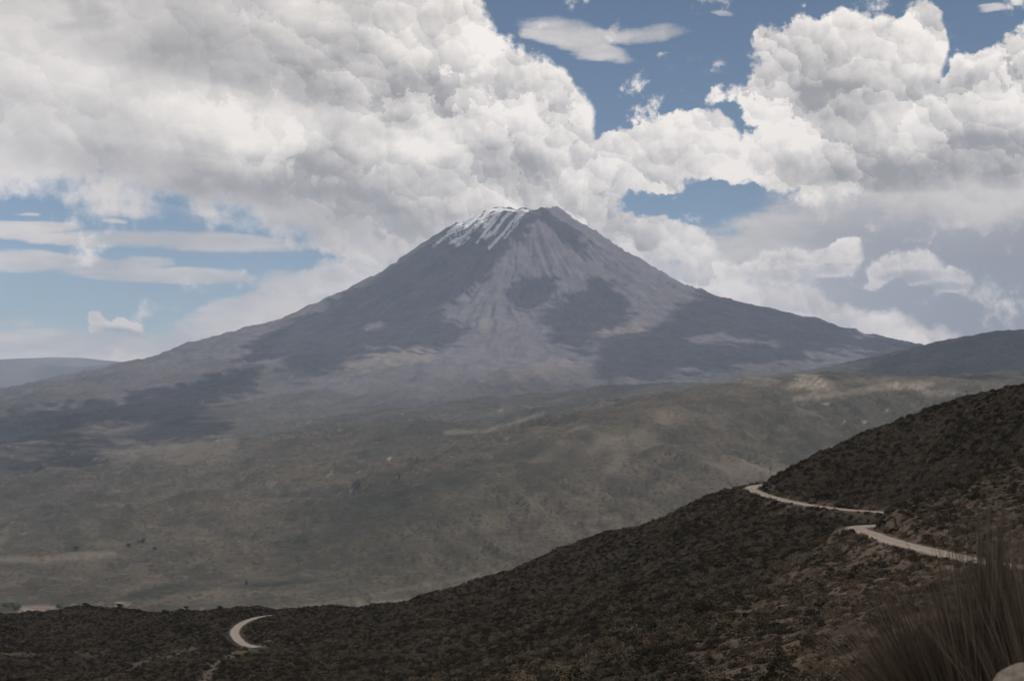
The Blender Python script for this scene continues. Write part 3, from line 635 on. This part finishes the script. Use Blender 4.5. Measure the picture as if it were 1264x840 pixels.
LIT = [[(455, 402), (475, 394), (490, 397), (488, 405), (465, 410)], [(308, 452), (340, 440), (372, 438), (368, 452), (340, 462)], [(735, 413), (770, 405), (815, 396), (820, 402), (780, 412), (748, 418)], [(70, 532), (160, 520), (210, 522), (205, 530), (120, 540)], [(850, 415), (890, 410), (980, 425), (960, 432), (880, 424)]]
def shadow_value(px, py, x, y):
    base = 6.5 * fbm(x / 420, y / 420, 5, 701, .6) + np.random.default_rng(3).uniform(-13, 13, x.shape)
    vals = [poly_sdf(px, py, P_) + base for _, P_ in SHADOWS]
    lit = np.max([poly_sdf(px, py, P_) for P_ in LIT], axis=0) + base * .6
    return [np.minimum(v, -lit + 2.5) for v in vals]
def cloud_mesh(name, gx, gy, cover, step, seed):
    """a closed body: flat ragged base, billowing top, on the cells where cover > 0"""
    on = cover > 0
    nr, nc = cover.shape
    cell = on[:-1, :-1] & on[1:, :-1] & on[:-1, 1:] & on[1:, 1:]
    idx = np.arange(nr * nc).reshape(nr, nc)
    q = np.stack([idx[:-1, :-1], idx[:-1, 1:], idx[1:, 1:], idx[1:, :-1]], -1)[cell]
    if len(q) == 0: return None
    used = np.unique(q); remap = np.full(nr * nc, -1); remap[used] = np.arange(len(used)); q = remap[q]
    h = np.clip(cover.ravel()[used], 0, 60) / 60
    x = gx.ravel()[used]; y = gy.ravel()[used]
    top = CLOUD_Z + 20 + 620 * np.sqrt(h) * (.75 + .5 * ridged(x / 420, y / 420, 4, seed))
    bot = CLOUD_Z - 40 * np.sqrt(h)
    n = len(used)
    V_ = np.concatenate([np.stack([x, y, top], 1), np.stack([x, y, bot], 1)])
    F_ = [q, q[:, ::-1] + n]
    e = {}
    for a_, b_ in ((0, 1), (1, 2), (2, 3), (3, 0)):
        for u, v in q[:, [a_, b_]]:
            k = (min(u, v), max(u, v))
            if k in e: e[k] = None
            else: e[k] = (u, v)
    rim = [(v, u, u + n, v + n) for t in e.values() if t for u, v in [t]]
    F_.append(np.array(rim))
    return mesh_np(name, V_, np.concatenate(F_))
def cloud_material():
    m, nt, b = new_mat('cloud_body')
    nt.nodes.remove(b); out = nt.nodes['Material Output']
    d = nd(nt, 'ShaderNodeBsdfDiffuse', {'Color': (.9, .9, .9, 1)}); t = nd(nt, 'ShaderNodeBsdfTranslucent', {'Color': (.75, .75, .78, 1)})
    nt.links.new(nd(nt, 'ShaderNodeMixShader', {0: .35, 1: d.outputs[0], 2: t.outputs[0]}).outputs[0], out.inputs[0]); return m
MAT_CLOUD = cloud_material()
def build_clouds():
    step = 32.0
    ox, oy = SUN[0] / SUN[2], SUN[1] / SUN[2]
    gx, gy = np.meshgrid(np.arange(-5200, 9000, step), np.arange(3500, 14800, step))
    z = np.full(gx.shape, -100.0)
    for it in range(9):
        t = CLOUD_Z - z; x = gx - ox * t; y = gy - oy * t
        z = z * .45 + .55 * far_height(x, np.maximum(y, 100), False)
    px, py = to_px(x, np.maximum(y, 100), z)
    for (label, _), cv in zip(SHADOWS, shadow_value(px, py, x, y)):
        me = cloud_mesh('cloud', gx, gy, cv, step, 801)
        if me: link('cloud', me, MAT_CLOUD, label=label, category='cloud', kind='structure')
    # one over the near hillside
    gx, gy = np.meshgrid(np.arange(1200, 5600, 40.0), np.arange(-3800, 900, 40.0))
    x = gx - ox * (CLOUD_Z + 80); y = gy - oy * (CLOUD_Z + 80)
    cv = 60 * (1 - np.hypot((x + 40) / 1500, (y - 250) / 1250)) + 6 * fbm(gx / 400, gy / 400, 4, 811)
    me = cloud_mesh('cloud', gx, gy, cv, 40.0, 812)
    link('cloud', me, MAT_CLOUD, label='broad cloud overhead shading the near hillside', category='cloud', kind='structure')
build_clouds()

# ------------------------------------------------------------------ shrubs, stones, grass, trees, poles
def leaf_cloud(pts, nrm, size, rng, flat=.5):
    """small leaf-shaped quads at the points, facing roughly along nrm"""
    n = len(pts)
    nrm = nrm + rng.normal(0, flat, (n, 3)); nrm /= np.linalg.norm(nrm, axis=1)[:, None]
    t = np.cross(nrm, rng.normal(0, 1, (n, 3))); t /= np.linalg.norm(t, axis=1)[:, None]
    b = np.cross(nrm, t); s_ = (size * rng.uniform(.6, 1.4, n))[:, None]
    V_ = np.stack([pts - t * s_, pts + b * s_ * .55, pts + t * s_, pts - b * s_ * .55], 1).reshape(-1, 3)
    return V_, np.arange(4 * n).reshape(n, 4)
def shrub_mesh(seed, n, size, spiky=.0):
    rng = np.random.default_rng(seed)
    d = rng.normal(0, 1, (n, 3)); d[:, 2] = np.abs(d[:, 2]) * .95; d /= np.linalg.norm(d, axis=1)[:, None]
    lob = 1 + .28 * np.sin(d[:, 0] * 4 + seed) * np.cos(d[:, 1] * 5 + seed * 2) + .18 * np.sin(d[:, 2] * 7 + d[:, 0] * 6 + seed)
    r = (.50 + .50 * rng.random(n) ** .4) * lob * .5
    p = d * r[:, None] * np.array([1.0, 1.0, .95]); p[:, 2] += .02
    return leaf_cloud(p, d * (1 - spiky) + .2, size, rng, .55)
def shrub_material():
    m, nt, b = new_mat('shrub_leaves')
    r = nd(nt, 'ShaderNodeObjectInfo').outputs['Random']
    pos = nd(nt, 'ShaderNodeNewGeometry').outputs['Position']
    st = mrange(nt, noise(nt, 1 / 30, 4, .6, pos), .42, .6)
    dark = mixc(nt, r, (.030, .027, .016, 1), (.075, .062, .038, 1))
    dry = mixc(nt, r, (.095, .075, .047, 1), (.24, .18, .12, 1))
    r2 = mth(nt, 'FRACT', mth(nt, 'MULTIPLY', r, 37.7))
    c = mixc(nt, mrange(nt, mth(nt, 'ADD', r2, mth(nt, 'MULTIPLY', st, .45)), .60, .84), dark, dry)
    c = mixc(nt, mrange(nt, r2, .93, .95), c, (.15, .125, .085, 1))
    nt.links.new(c, b.inputs['Base Color']); return m
MAT_SHRUB = shrub_material()
def stone_mesh(seed):
    rng = np.random.default_rng(seed); import bmesh
    bm = bmesh.new(); bmesh.ops.create_icosphere(bm, subdivisions=2, radius=.5)
    k = rng.uniform(.6, 1.1, 3); k[2] *= .7
    pl = rng.normal(0, 1, (7, 3)); pl /= np.linalg.norm(pl, axis=1)[:, None]
    for v in bm.verts:
        c = np.array(v.co); 
        for q in pl:
            h = c @ q
            if h > .36: c = c - q * (h - .36) * .9
        c = c * (1 + .05 * math.sin(9 * c[0] + seed) * math.cos(8 * c[1])) * k; v.co = c
    me = bpy.data.meshes.new('stone'); bm.to_mesh(me); bm.free(); return me
def stone_material():
    m, nt, b = new_mat('stone')
    r = nd(nt, 'ShaderNodeObjectInfo').outputs['Random']
    co = nd(nt, 'ShaderNodeTexCoord').outputs['Object']
    c = mixc(nt, r, (.085, .070, .058, 1), (.27, .225, .18, 1))
    c = mixc(nt, mrange(nt, noise(nt, 6, 5, .6, co), .45, .65, 0, .5), c, (.10, .085, .07, 1))
    nt.links.new(c, b.inputs['Base Color']); return m
MAT_STONE = stone_material()

def scatter(n_tot, density, rmin, rmax, rng):
    a_ = rng.uniform(-math.radians(46), math.radians(48), n_tot)
    r_ = np.sqrt(rng.uniform(rmin ** 2, rmax ** 2, n_tot))
    x = np.sin(a_) * r_; y = np.cos(a_) * r_
    keep = rng.random(n_tot) < density(x, y, r_)
    x, y = x[keep], y[keep]; z = hN(x, y)
    # distance from the roads
    dr = np.full(len(x), 99.0)
    for path in (RU, RL):
        for c0 in range(0, len(x), 20000):
            sl_ = slice(c0, c0 + 20000)
            d = np.min((x[sl_, None] - path[None, ::3, 0]) ** 2 + (y[sl_, None] - path[None, ::3, 1]) ** 2, axis=1)
            dr[sl_] = np.minimum(dr[sl_], np.sqrt(d))
    px, py = to_px(x, y, z)
    return x, y, z, dr, px, py
def visible(x, y, z, up):
    """which of the points are seen over the hillside in front of them"""
    ok = np.ones(len(x), bool)
    for t in np.linspace(.08, .985, 44):
        ok &= hN(x * t, y * t) < (z + up) * t + .02
    return ok
def instancer(name, sources, x, y, z, scale, rot, idx, **props):
    n = len(x); me = bpy.data.meshes.new(name); me.vertices.add(n)
    me.vertices.foreach_set('co', np.stack([x, y, z], 1).astype(np.float32).ravel())
    for k, v in (('size', scale), ('turn', rot)):
        a_ = me.attributes.new(k, 'FLOAT', 'POINT'); a_.data.foreach_set('value', v.astype(np.float32))
    a_ = me.attributes.new('pick', 'INT', 'POINT'); a_.data.foreach_set('value', idx.astype(np.int32))
    o = link(name, me, None, **props)
    g = bpy.data.node_groups.new(name, 'GeometryNodeTree')
    g.interface.new_socket('Geometry', in_out='INPUT', socket_type='NodeSocketGeometry')
    g.interface.new_socket('Geometry', in_out='OUTPUT', socket_type='NodeSocketGeometry')
    gi = g.nodes.new('NodeGroupInput'); go = g.nodes.new('NodeGroupOutput')
    join = g.nodes.new('GeometryNodeJoinGeometry')
    for src in reversed(sources):
        oi = g.nodes.new('GeometryNodeObjectInfo'); oi.inputs['Object'].default_value = src; oi.inputs['As Instance'].default_value = True
        g.links.new(oi.outputs['Geometry'], join.inputs[0])
    ip = g.nodes.new('GeometryNodeInstanceOnPoints'); ip.inputs['Pick Instance'].default_value = True
    g.links.new(gi.outputs[0], ip.inputs['Points']); g.links.new(join.outputs[0], ip.inputs['Instance'])
    def at_(nm, t):
        k = g.nodes.new('GeometryNodeInputNamedAttribute'); k.data_type = t; k.inputs['Name'].default_value = nm; return k.outputs['Attribute']
    g.links.new(at_('pick', 'INT'), ip.inputs['Instance Index'])
    cx = g.nodes.new('ShaderNodeCombineXYZ'); g.links.new(at_('turn', 'FLOAT'), cx.inputs[2])
    g.links.new(cx.outputs[0], ip.inputs['Rotation']); g.links.new(at_('size', 'FLOAT'), ip.inputs['Scale'])
    g.links.new(ip.outputs[0], go.inputs[0])
    md = o.modifiers.new('scatter', 'NODES'); md.node_group = g
    return o

def stony_at(x, y, z):
    px, py = to_px(x, np.maximum(y, 1), z)
    return sstep(.0, 1.0, (px - 880 + .9 * (py - 700) + 70 * fbm(x / 25, y / 25, 4, 505)) / 160) * sstep(420, 260, y) * sstep(2000, 1400, px)
rng = np.random.default_rng(5)
def dens_shrub(x, y, r):
    d = np.interp(r, [0, 150, 400, 700, 1200], [.75, .70, .42, .22, .14]) / .75
    return d * np.clip(.95 + .6 * fbm(x / 14, y / 14, 3, 901) + .6 * fbm(x / 60, y / 60, 2, 902), .15, 1.5)
x, y, z, dr, px, py = scatter(1270000, dens_shrub, 22, 1160, rng)
st = stony_at(x, y, z); r_ = np.hypot(x, y)
keep = (dr > 4.4 + 1.6 * (y > 640)) & (rng.random(len(x)) > np.where(dr > 10, hB(x, y), 0) * 1.1) & (rng.random(len(x)) < 1 - .15 * st) & (rng.random(len(x)) < np.where((px > -120) & (px < 1390), 1.0, .6))
x, y, z, px, py, st, r_ = [q[keep] for q in (x, y, z, px, py, st, r_)]
up = .6
seen = visible(x, y, z, up) | (rng.random(len(x)) < .35)
near_sky = r_ > 0
x, y, z, px, py, st, r_ = [q[seen] for q in (x, y, z, px, py, st, r_)]
size = rng.lognormal(-.22, .52, len(x)) * np.interp(r_, [0, 200, 500, 1000], [.85, 1.0, 1.35, 1.9]) * (1 - .25 * st)
size = np.clip(size, .3, 2.6)
turn = rng.uniform(0, 6.28, len(x))
shrubs = []
for k in range(6):
    V_, F_ = shrub_mesh(40 + k, 210, .075, .3 * (k % 2)); me = mesh_np('shrub', V_, F_, smooth=False); me.materials.append(MAT_SHRUB); shrubs.append(me)
order = np.argsort(-(size / r_) * ((px > 4) & (px < 1258) & (py < 838) & visible(x, y, z, up)))
big = order[:300]; rest = order[300:]
src = []
for j, i in enumerate(big):
    o = link('shrub', shrubs[j % 6], None, label='dark low shrub on the near slope of the hillside', category='shrub', group='shrubs scattered over the near hillside')
    o.location = (x[i], y[i], z[i] - .05); o.rotation_euler = (0, 0, turn[i]); o.scale = (size[i],) * 2 + (size[i] * rng.uniform(.7, 1.15),)
    if j < 6: src.append(o)
print('shrubs', len(x))
shrub_xy = (x, y)
def sources(meshes, nm):
    """the first individuals at unit scale serve as the pattern for the rest"""
    return src
# Object Info keeps the pattern's own scale out (Original space), so copies get exactly their size
instancer('shrub_cover', src, x[rest], y[rest], z[rest] - .06, size[rest], turn[rest], rng.integers(0, 6, len(rest)), kind='stuff', label='dense cover of dark tola shrubs over the whole hillside', category='shrubs')

stones = []
for k in range(5):
    me = stone_mesh(70 + k); me.materials.append(MAT_STONE); stones.append(me)
def dens_stone(x, y, r):
    zz = hN(x, y); return .04 * sstep(500, 300, r) + .55 * stony_at(x, y, zz) * np.clip(.6 + .8 * fbm(x / 8, y / 8, 3, 903), 0, 1)
x, y, z, dr, px, py = scatter(151000, dens_stone, 20, 430, rng)
ok = (dr > 3.3); x, y, z, px, py = [q[ok] for q in (x, y, z, px, py)]
ok = visible(x, y, z, .3); x, y, z, px, py = [q[ok] for q in (x, y, z, px, py)]
r_ = np.hypot(x, y); size = np.clip(rng.lognormal(-1.25, .45, len(x)), .12, 1.1); turn = rng.uniform(0, 6.28, len(x))
order = np.argsort(-(size / r_) * ((px > 4) & (px < 1258) & (py < 838))); big = order[:200]; rest = order[200:]
src = []
for j, i in enumerate(big):
    o = link('stone', stones[j % 5], None, label='small brown stone lying among the shrubs of the near slope', category='stone', group='stones scattered on the near slope')
    o.location = (x[i], y[i], z[i] + size[i] * .08); o.rotation_euler = (rng.uniform(-.3, .3), rng.uniform(-.3, .3), turn[i]); o.scale = (size[i],) * 3
    if j < 5: src.append(o)
print('stones', len(x))
instancer('stone_cover', src, x[rest], y[rest], z[rest] + .02, size[rest], turn[rest], rng.integers(0, 5, len(rest)), kind='stuff', label='loose brown stones strewn over the lower right slope', category='stones')

# grass tufts right in front of the camera
def grass_material():
    m, nt, b = new_mat('grass_blade')
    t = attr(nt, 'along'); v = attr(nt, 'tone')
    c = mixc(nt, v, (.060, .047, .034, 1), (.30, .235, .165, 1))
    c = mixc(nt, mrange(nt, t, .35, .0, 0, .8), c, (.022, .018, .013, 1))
    nt.links.new(c, b.inputs['Base Color']); b.inputs['Roughness'].default_value = .7
    return m
MAT_GRASS = grass_material()
def blades(n, h0, h1, spread, lean, width, base_r, seed, curl=.6, segs=5, peak=1.0, gather=0.0):
    g = np.random.default_rng(seed)
    az_ = g.uniform(0, 6.283, n); tl = np.abs(g.normal(0, spread, n)); h = (h0 + (h1 - h0) * g.random(n) ** peak) * (1 - .25 * np.clip(tl, 0, 1.2))
    bx = base_r * np.sqrt(g.random(n)) * np.cos(az_); by = base_r * np.sqrt(g.random(n)) * np.sin(az_)
    dirx = np.sin(tl) * np.cos(az_) + lean[0]; diry = np.sin(tl) * np.sin(az_) + lean[1]; dirz = np.cos(tl)
    d = np.stack([dirx, diry, dirz], 1); d /= np.linalg.norm(d, axis=1)[:, None]
    d[:, 0] -= bx * gather; d[:, 1] -= by * gather
    side = np.cross(d, g.normal(0, 1, (n, 3))); side /= np.linalg.norm(side, axis=1)[:, None]
    out_ = d * np.array([1, 1, 0]); Vs = []; al = []; tone = g.random(n)
    for k in range(segs + 1):
        t = k / segs
        c = np.stack([bx, by, np.zeros(n)], 1) + d * (h * t)[:, None] + out_ * (curl * h * t * t * .45)[:, None]; c[:, 2] -= curl * h * t ** 2.5 * .22 * (tl + .15)
        w = width * (1 - t) ** .7 * .5 + .0002
        Vs += [c - side * w, c + side * w]; al += [np.full(n, t)] * 2
    V_ = np.stack(Vs, 1); m_ = 2 * (segs + 1)
    base = np.arange(n)[:, None, None] * m_; k = np.arange(segs)[None, :, None] * 2
    F_ = (base + k + np.array([0, 1, 3, 2])[None, None, :]).reshape(-1, 4)
    return V_.reshape(-1, 3), F_, {'along': np.stack(al, 1).ravel(), 'tone': np.repeat(tone, m_)}
def tuft(px, Yd, n, h0, h1, spread, lean, base_r, seed, label, stalks=60, sh=1.1, peak=1.0, gather=0.0, curl=.6):
    X_ = (px - 632) / F * Yd; zg = float(hN(np.array([X_]), np.array([Yd]))[0])
    t = bpy.data.objects.new('grass_tuft', None); COL.objects.link(t); t.location = (X_, Yd, zg - .02)
    t['label'] = label; t['category'] = 'grass tuft'; t['group'] = 'dry grass tufts in the corner'
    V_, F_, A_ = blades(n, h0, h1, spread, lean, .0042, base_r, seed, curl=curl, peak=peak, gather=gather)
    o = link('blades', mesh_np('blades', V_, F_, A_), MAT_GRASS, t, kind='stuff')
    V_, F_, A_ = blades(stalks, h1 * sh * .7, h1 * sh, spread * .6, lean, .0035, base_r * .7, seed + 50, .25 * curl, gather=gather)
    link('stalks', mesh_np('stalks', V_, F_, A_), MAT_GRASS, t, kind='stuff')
    return t, zg
tuft(1196, 5.6, 6800, .25, .94, .46, (-.22, -.05), .12, 1, 'broad tuft of dry grass leaning left at the lower right corner', 120, 1.0, 1.1)
tuft(1222, 5.3, 3600, .25, 1.26, .12, (.01, .0), .045, 2, 'tall narrow tuft of dark grass standing upright above the boulder', 40, 1.0, 2.0, .3, .5)
tuft(1312, 5.0, 3800, .30, 1.20, .17, (-.03, .0), .08, 3, 'tuft of dark grass cut off by the right edge of the picture', 60, 1.0, 1.6, .3, .6)

def boulder(px, py, Yd, size, seed, label):
    import bmesh
    bm = bmesh.new(); bmesh.ops.create_icosphere(bm, subdivisions=4, radius=.5)
    for v in bm.verts:
        c = np.array(v.co); n_ = .10 * math.sin(5 * c[0] + seed) + .08 * math.sin(7 * c[1] + 2 * c[2] + seed) + .015 * math.sin(31 * c[0] + 23 * c[2])
        v.co = c * (1 + n_) * np.array([1.25, .9, .75])
    for f in bm.faces: f.smooth = True
    me = bpy.data.meshes.new('boulder'); bm.to_mesh(me); bm.free()
    m, nt, b = new_mat('pale_stone'); co = nd(nt, 'ShaderNodeTexCoord').outputs['Object']
    n1 = noise(nt, 5, 7, .65, co); c = mixc(nt, mrange(nt, n1, .38, .62), (.42, .35, .28, 1), (.24, .20, .16, 1))
    nt.links.new(c, b.inputs['Base Color'])
    bp = nd(nt, 'ShaderNodeBump', {'Strength': .5, 'Distance': .02, 'Height': n1}); nt.links.new(bp.outputs[0], b.inputs['Normal'])
    o = link('boulder', me, m, label=label, category='boulder'); o.location = w3(px, py, Yd); o.scale = (size,) * 3; o.rotation_euler = (.1, .15, seed)
boulder(1262, 852, 4.6, .21, 1.2, 'pale rounded boulder in the bottom right corner under the grass')

# trees standing in the valley
def bark():
    m, nt, b = new_mat('bark'); nt.links.new(mixc(nt, noise(nt, 4, 4), (.10, .08, .06, 1), (.05, .04, .03, 1)), b.inputs['Base Color']); return m
MAT_BARK = bark()
def crown_mat():
    m, nt, b = new_mat('tree_leaves'); pos = nd(nt, 'ShaderNodeNewGeometry').outputs['Position']
    nt.links.new(mixc(nt, mrange(nt, noise(nt, .5, 3, .6, pos), .4, .6), (.030, .036, .018, 1), (.062, .066, .032, 1)), b.inputs['Base Color']); return m
MAT_CROWN = crown_mat()
def tube(p0, p1, r0, r1, n=7):
    p0, p1 = Vector(p0), Vector(p1); q = (p1 - p0).to_track_quat('Z', 'Y'); vs = []
    for p, r in ((p0, r0), (p1, r1)):
        for k in range(n): vs.append(tuple(p + q @ Vector((r * math.cos(6.2832 * k / n), r * math.sin(6.2832 * k / n), 0))))
    return vs, [(k, (k + 1) % n, n + (k + 1) % n, n + k) for k in range(n)]
def pydata(name, parts):
    V_, F_ = [], []
    for v, f in parts:
        o_ = len(V_); V_ += v; F_ += [tuple(i + o_ for i in q) for q in f]
    me = bpy.data.meshes.new(name); me.from_pydata(V_, [], F_); return me
def tree(px, py, Yd, h, w, label, seed, surf=hF):
    X_ = (px - 632) / F * Yd; z_ = float(surf(np.array([X_]), np.array([float(Yd)]))[0])
    t = bpy.data.objects.new('tree', None); COL.objects.link(t); t.location = (X_, Yd, z_ - .3)
    t['label'] = label; t['category'] = 'tree'; g = np.random.default_rng(seed)
    parts = [tube((0, 0, 0), (0, 0, h * .75), h * .03, h * .012)]
    for k in range(5):
        a_ = k * 1.3 + seed; z0 = h * (.25 + .1 * k); parts.append(tube((0, 0, z0), (w * .35 * math.cos(a_), w * .35 * math.sin(a_), z0 + h * .2), h * .012, h * .004, 5))
    link('trunk', pydata('trunk', parts), MAT_BARK, t)
    cs = np.stack([g.normal(0, w * .22, 11), g.normal(0, w * .22, 11), h * g.uniform(.28, .9, 11)], 1)
    pts = np.concatenate([c + g.normal(0, 1, (70, 3)) * np.array([w * .15, w * .15, h * .09]) for c in cs])
    V_, F_ = leaf_cloud(pts, pts - np.array([0, 0, h * .5]), w * .055, g, 1.0)
    link('crown', mesh_np('crown', V_, F_, smooth=False), MAT_CROWN, t)
def y_at(px, py, surf, y0, y1):
    """distance at which the pixel's ray meets the ground"""
    ys = np.linspace(y0, y1, 700); x_ = (px - 632) / F * ys; z_ = surf(x_, ys); ray = (HY - py) / F * ys
    k = np.nonzero(z_ >= ray)[0]; return float(ys[k[0]]) if len(k) else float(y1)
for i, (px, py, h, w, lab) in enumerate([
    (304, 724, 20, 9, 'dark slender tree standing alone on the valley floor above the lower road'),
    (94, 679, 13, 15, 'round dark tree at the end of the pale strip on the left'),
    (159, 674, 9, 14, 'dark tree left of a pair in the left of the valley'),
    (176, 671, 12, 18, 'wide dark tree, tallest of the pair in the left of the valley'),
    (191, 680, 9, 11, 'small dark tree just below the pair in the left of the valley'),
    (6, 751, 14, 20, 'green bushy tree by the pale field at the left edge'),
    (20, 753, 12, 20, 'green tree between the left edge and the pale field'),
    (73, 753, 9, 16, 'low green tree at the right end of the pale field'),
    (493, 594, 20, 10, 'dark narrow tree high on the slope in the middle of the valley')]):
    tree(px, py, y_at(px, py, hF, 1500, 12000), h, w, lab, 20 + i)
for i, (px, py, h, w, lab) in enumerate([
    (147, 757, 3.4, 5, 'largest bush on the skyline of the dark slope at lower left'), (172, 757, 2.4, 3.4, 'second bush on the lower left skyline'),
    (203, 757, 2.4, 3, 'middle bush on the lower left skyline'), (228, 757, 2.5, 3.6, 'fourth bush from the left on the lower left skyline'), (106, 757, 2.6, 4.6, 'leftmost bush on the lower left skyline'), (272, 757, 2.4, 4, 'bush on the skyline just left of the lower road bend')]):
    d = 930.0; X_ = (px - 632) / F; ys = np.linspace(600, 1200, 300); el_ = hN(X_ * ys, ys) / ys; tree(px, py, float(ys[np.argmax(el_)]), h, w, lab, 60 + i, hN)

# wooden power poles on the skyline
def pole(px, Y0, top_py, label):
    ys = np.linspace(Y0 - 120, Y0 + 160, 280); X_ = (px - 632) / F; el_ = hN(X_ * ys, ys) / ys; Yd = float(ys[np.argmax(el_)]) + 6
    X_ *= Yd; z_ = float(hN(np.array([X_]), np.array([Yd]))[0]); h = (HY - top_py) / F * Yd - z_
    t = bpy.data.objects.new('utility_pole', None); COL.objects.link(t); t.location = (X_, Yd, z_ - .3); t.rotation_euler = (0, 0, .5)
    t['label'] = label; t['category'] = 'utility pole'; t['group'] = 'wooden poles on the hillside skyline'
    link('post', pydata('post', [tube((0, 0, 0), (0, 0, h + .3), .10, .07, 8)]), MAT_BARK, t)
    b0 = [(-.9, -.05, h - .35), (.9, -.05, h - .35), (.9, .05, h - .35), (-.9, .05, h - .35), (-.9, -.05, h - .23), (.9, -.05, h - .23), (.9, .05, h - .23), (-.9, .05, h - .23)]
    link('crossarm', pydata('crossarm', [(b0, [(0, 3, 2, 1), (4, 5, 6, 7), (0, 1, 5, 4), (1, 2, 6, 5), (2, 3, 7, 6), (3, 0, 4, 7)])]), MAT_BARK, t)
    for sx in (-.8, 0, .8): link('insulator', pydata('insulator', [tube((sx, 0, h - .23), (sx, 0, h - .02), .05, .035, 6)]), MAT_BARK, t)
pole(951, 650, 577, 'thin pole rising behind the upper road bend')
pole(1193, 585, 481, 'thin pole on the skyline near the right edge')

# ------------------------------------------------------------------ haze
def haze():
    x0, x1, y0, y1, z0, z1 = -26000, 26000, -9000, 31000, -905, 1900
    v = [(x, y, z) for z in (z0, z1) for y in (y0, y1) for x in (x0, x1)]
    me = bpy.data.meshes.new('haze')
    me.from_pydata(v, [], [(0, 2, 3, 1), (4, 5, 7, 6), (0, 1, 5, 4), (2, 6, 7, 3), (0, 4, 6, 2), (1, 3, 7, 5)])
    m = bpy.data.materials.new('haze_air'); m.use_nodes = True; nt = m.node_tree; nt.nodes.clear()
    pv = nd(nt, 'ShaderNodeVolumePrincipled', {'Color': (.62, .77, 1.0, 1), 'Density': 3.0e-5, 'Anisotropy': .0})
    nt.links.new(pv.outputs[0], nd(nt, 'ShaderNodeOutputMaterial').inputs['Volume'])
    link('haze', me, m, kind='stuff', label='thin blue haze lying over the whole valley', category='haze')
haze()
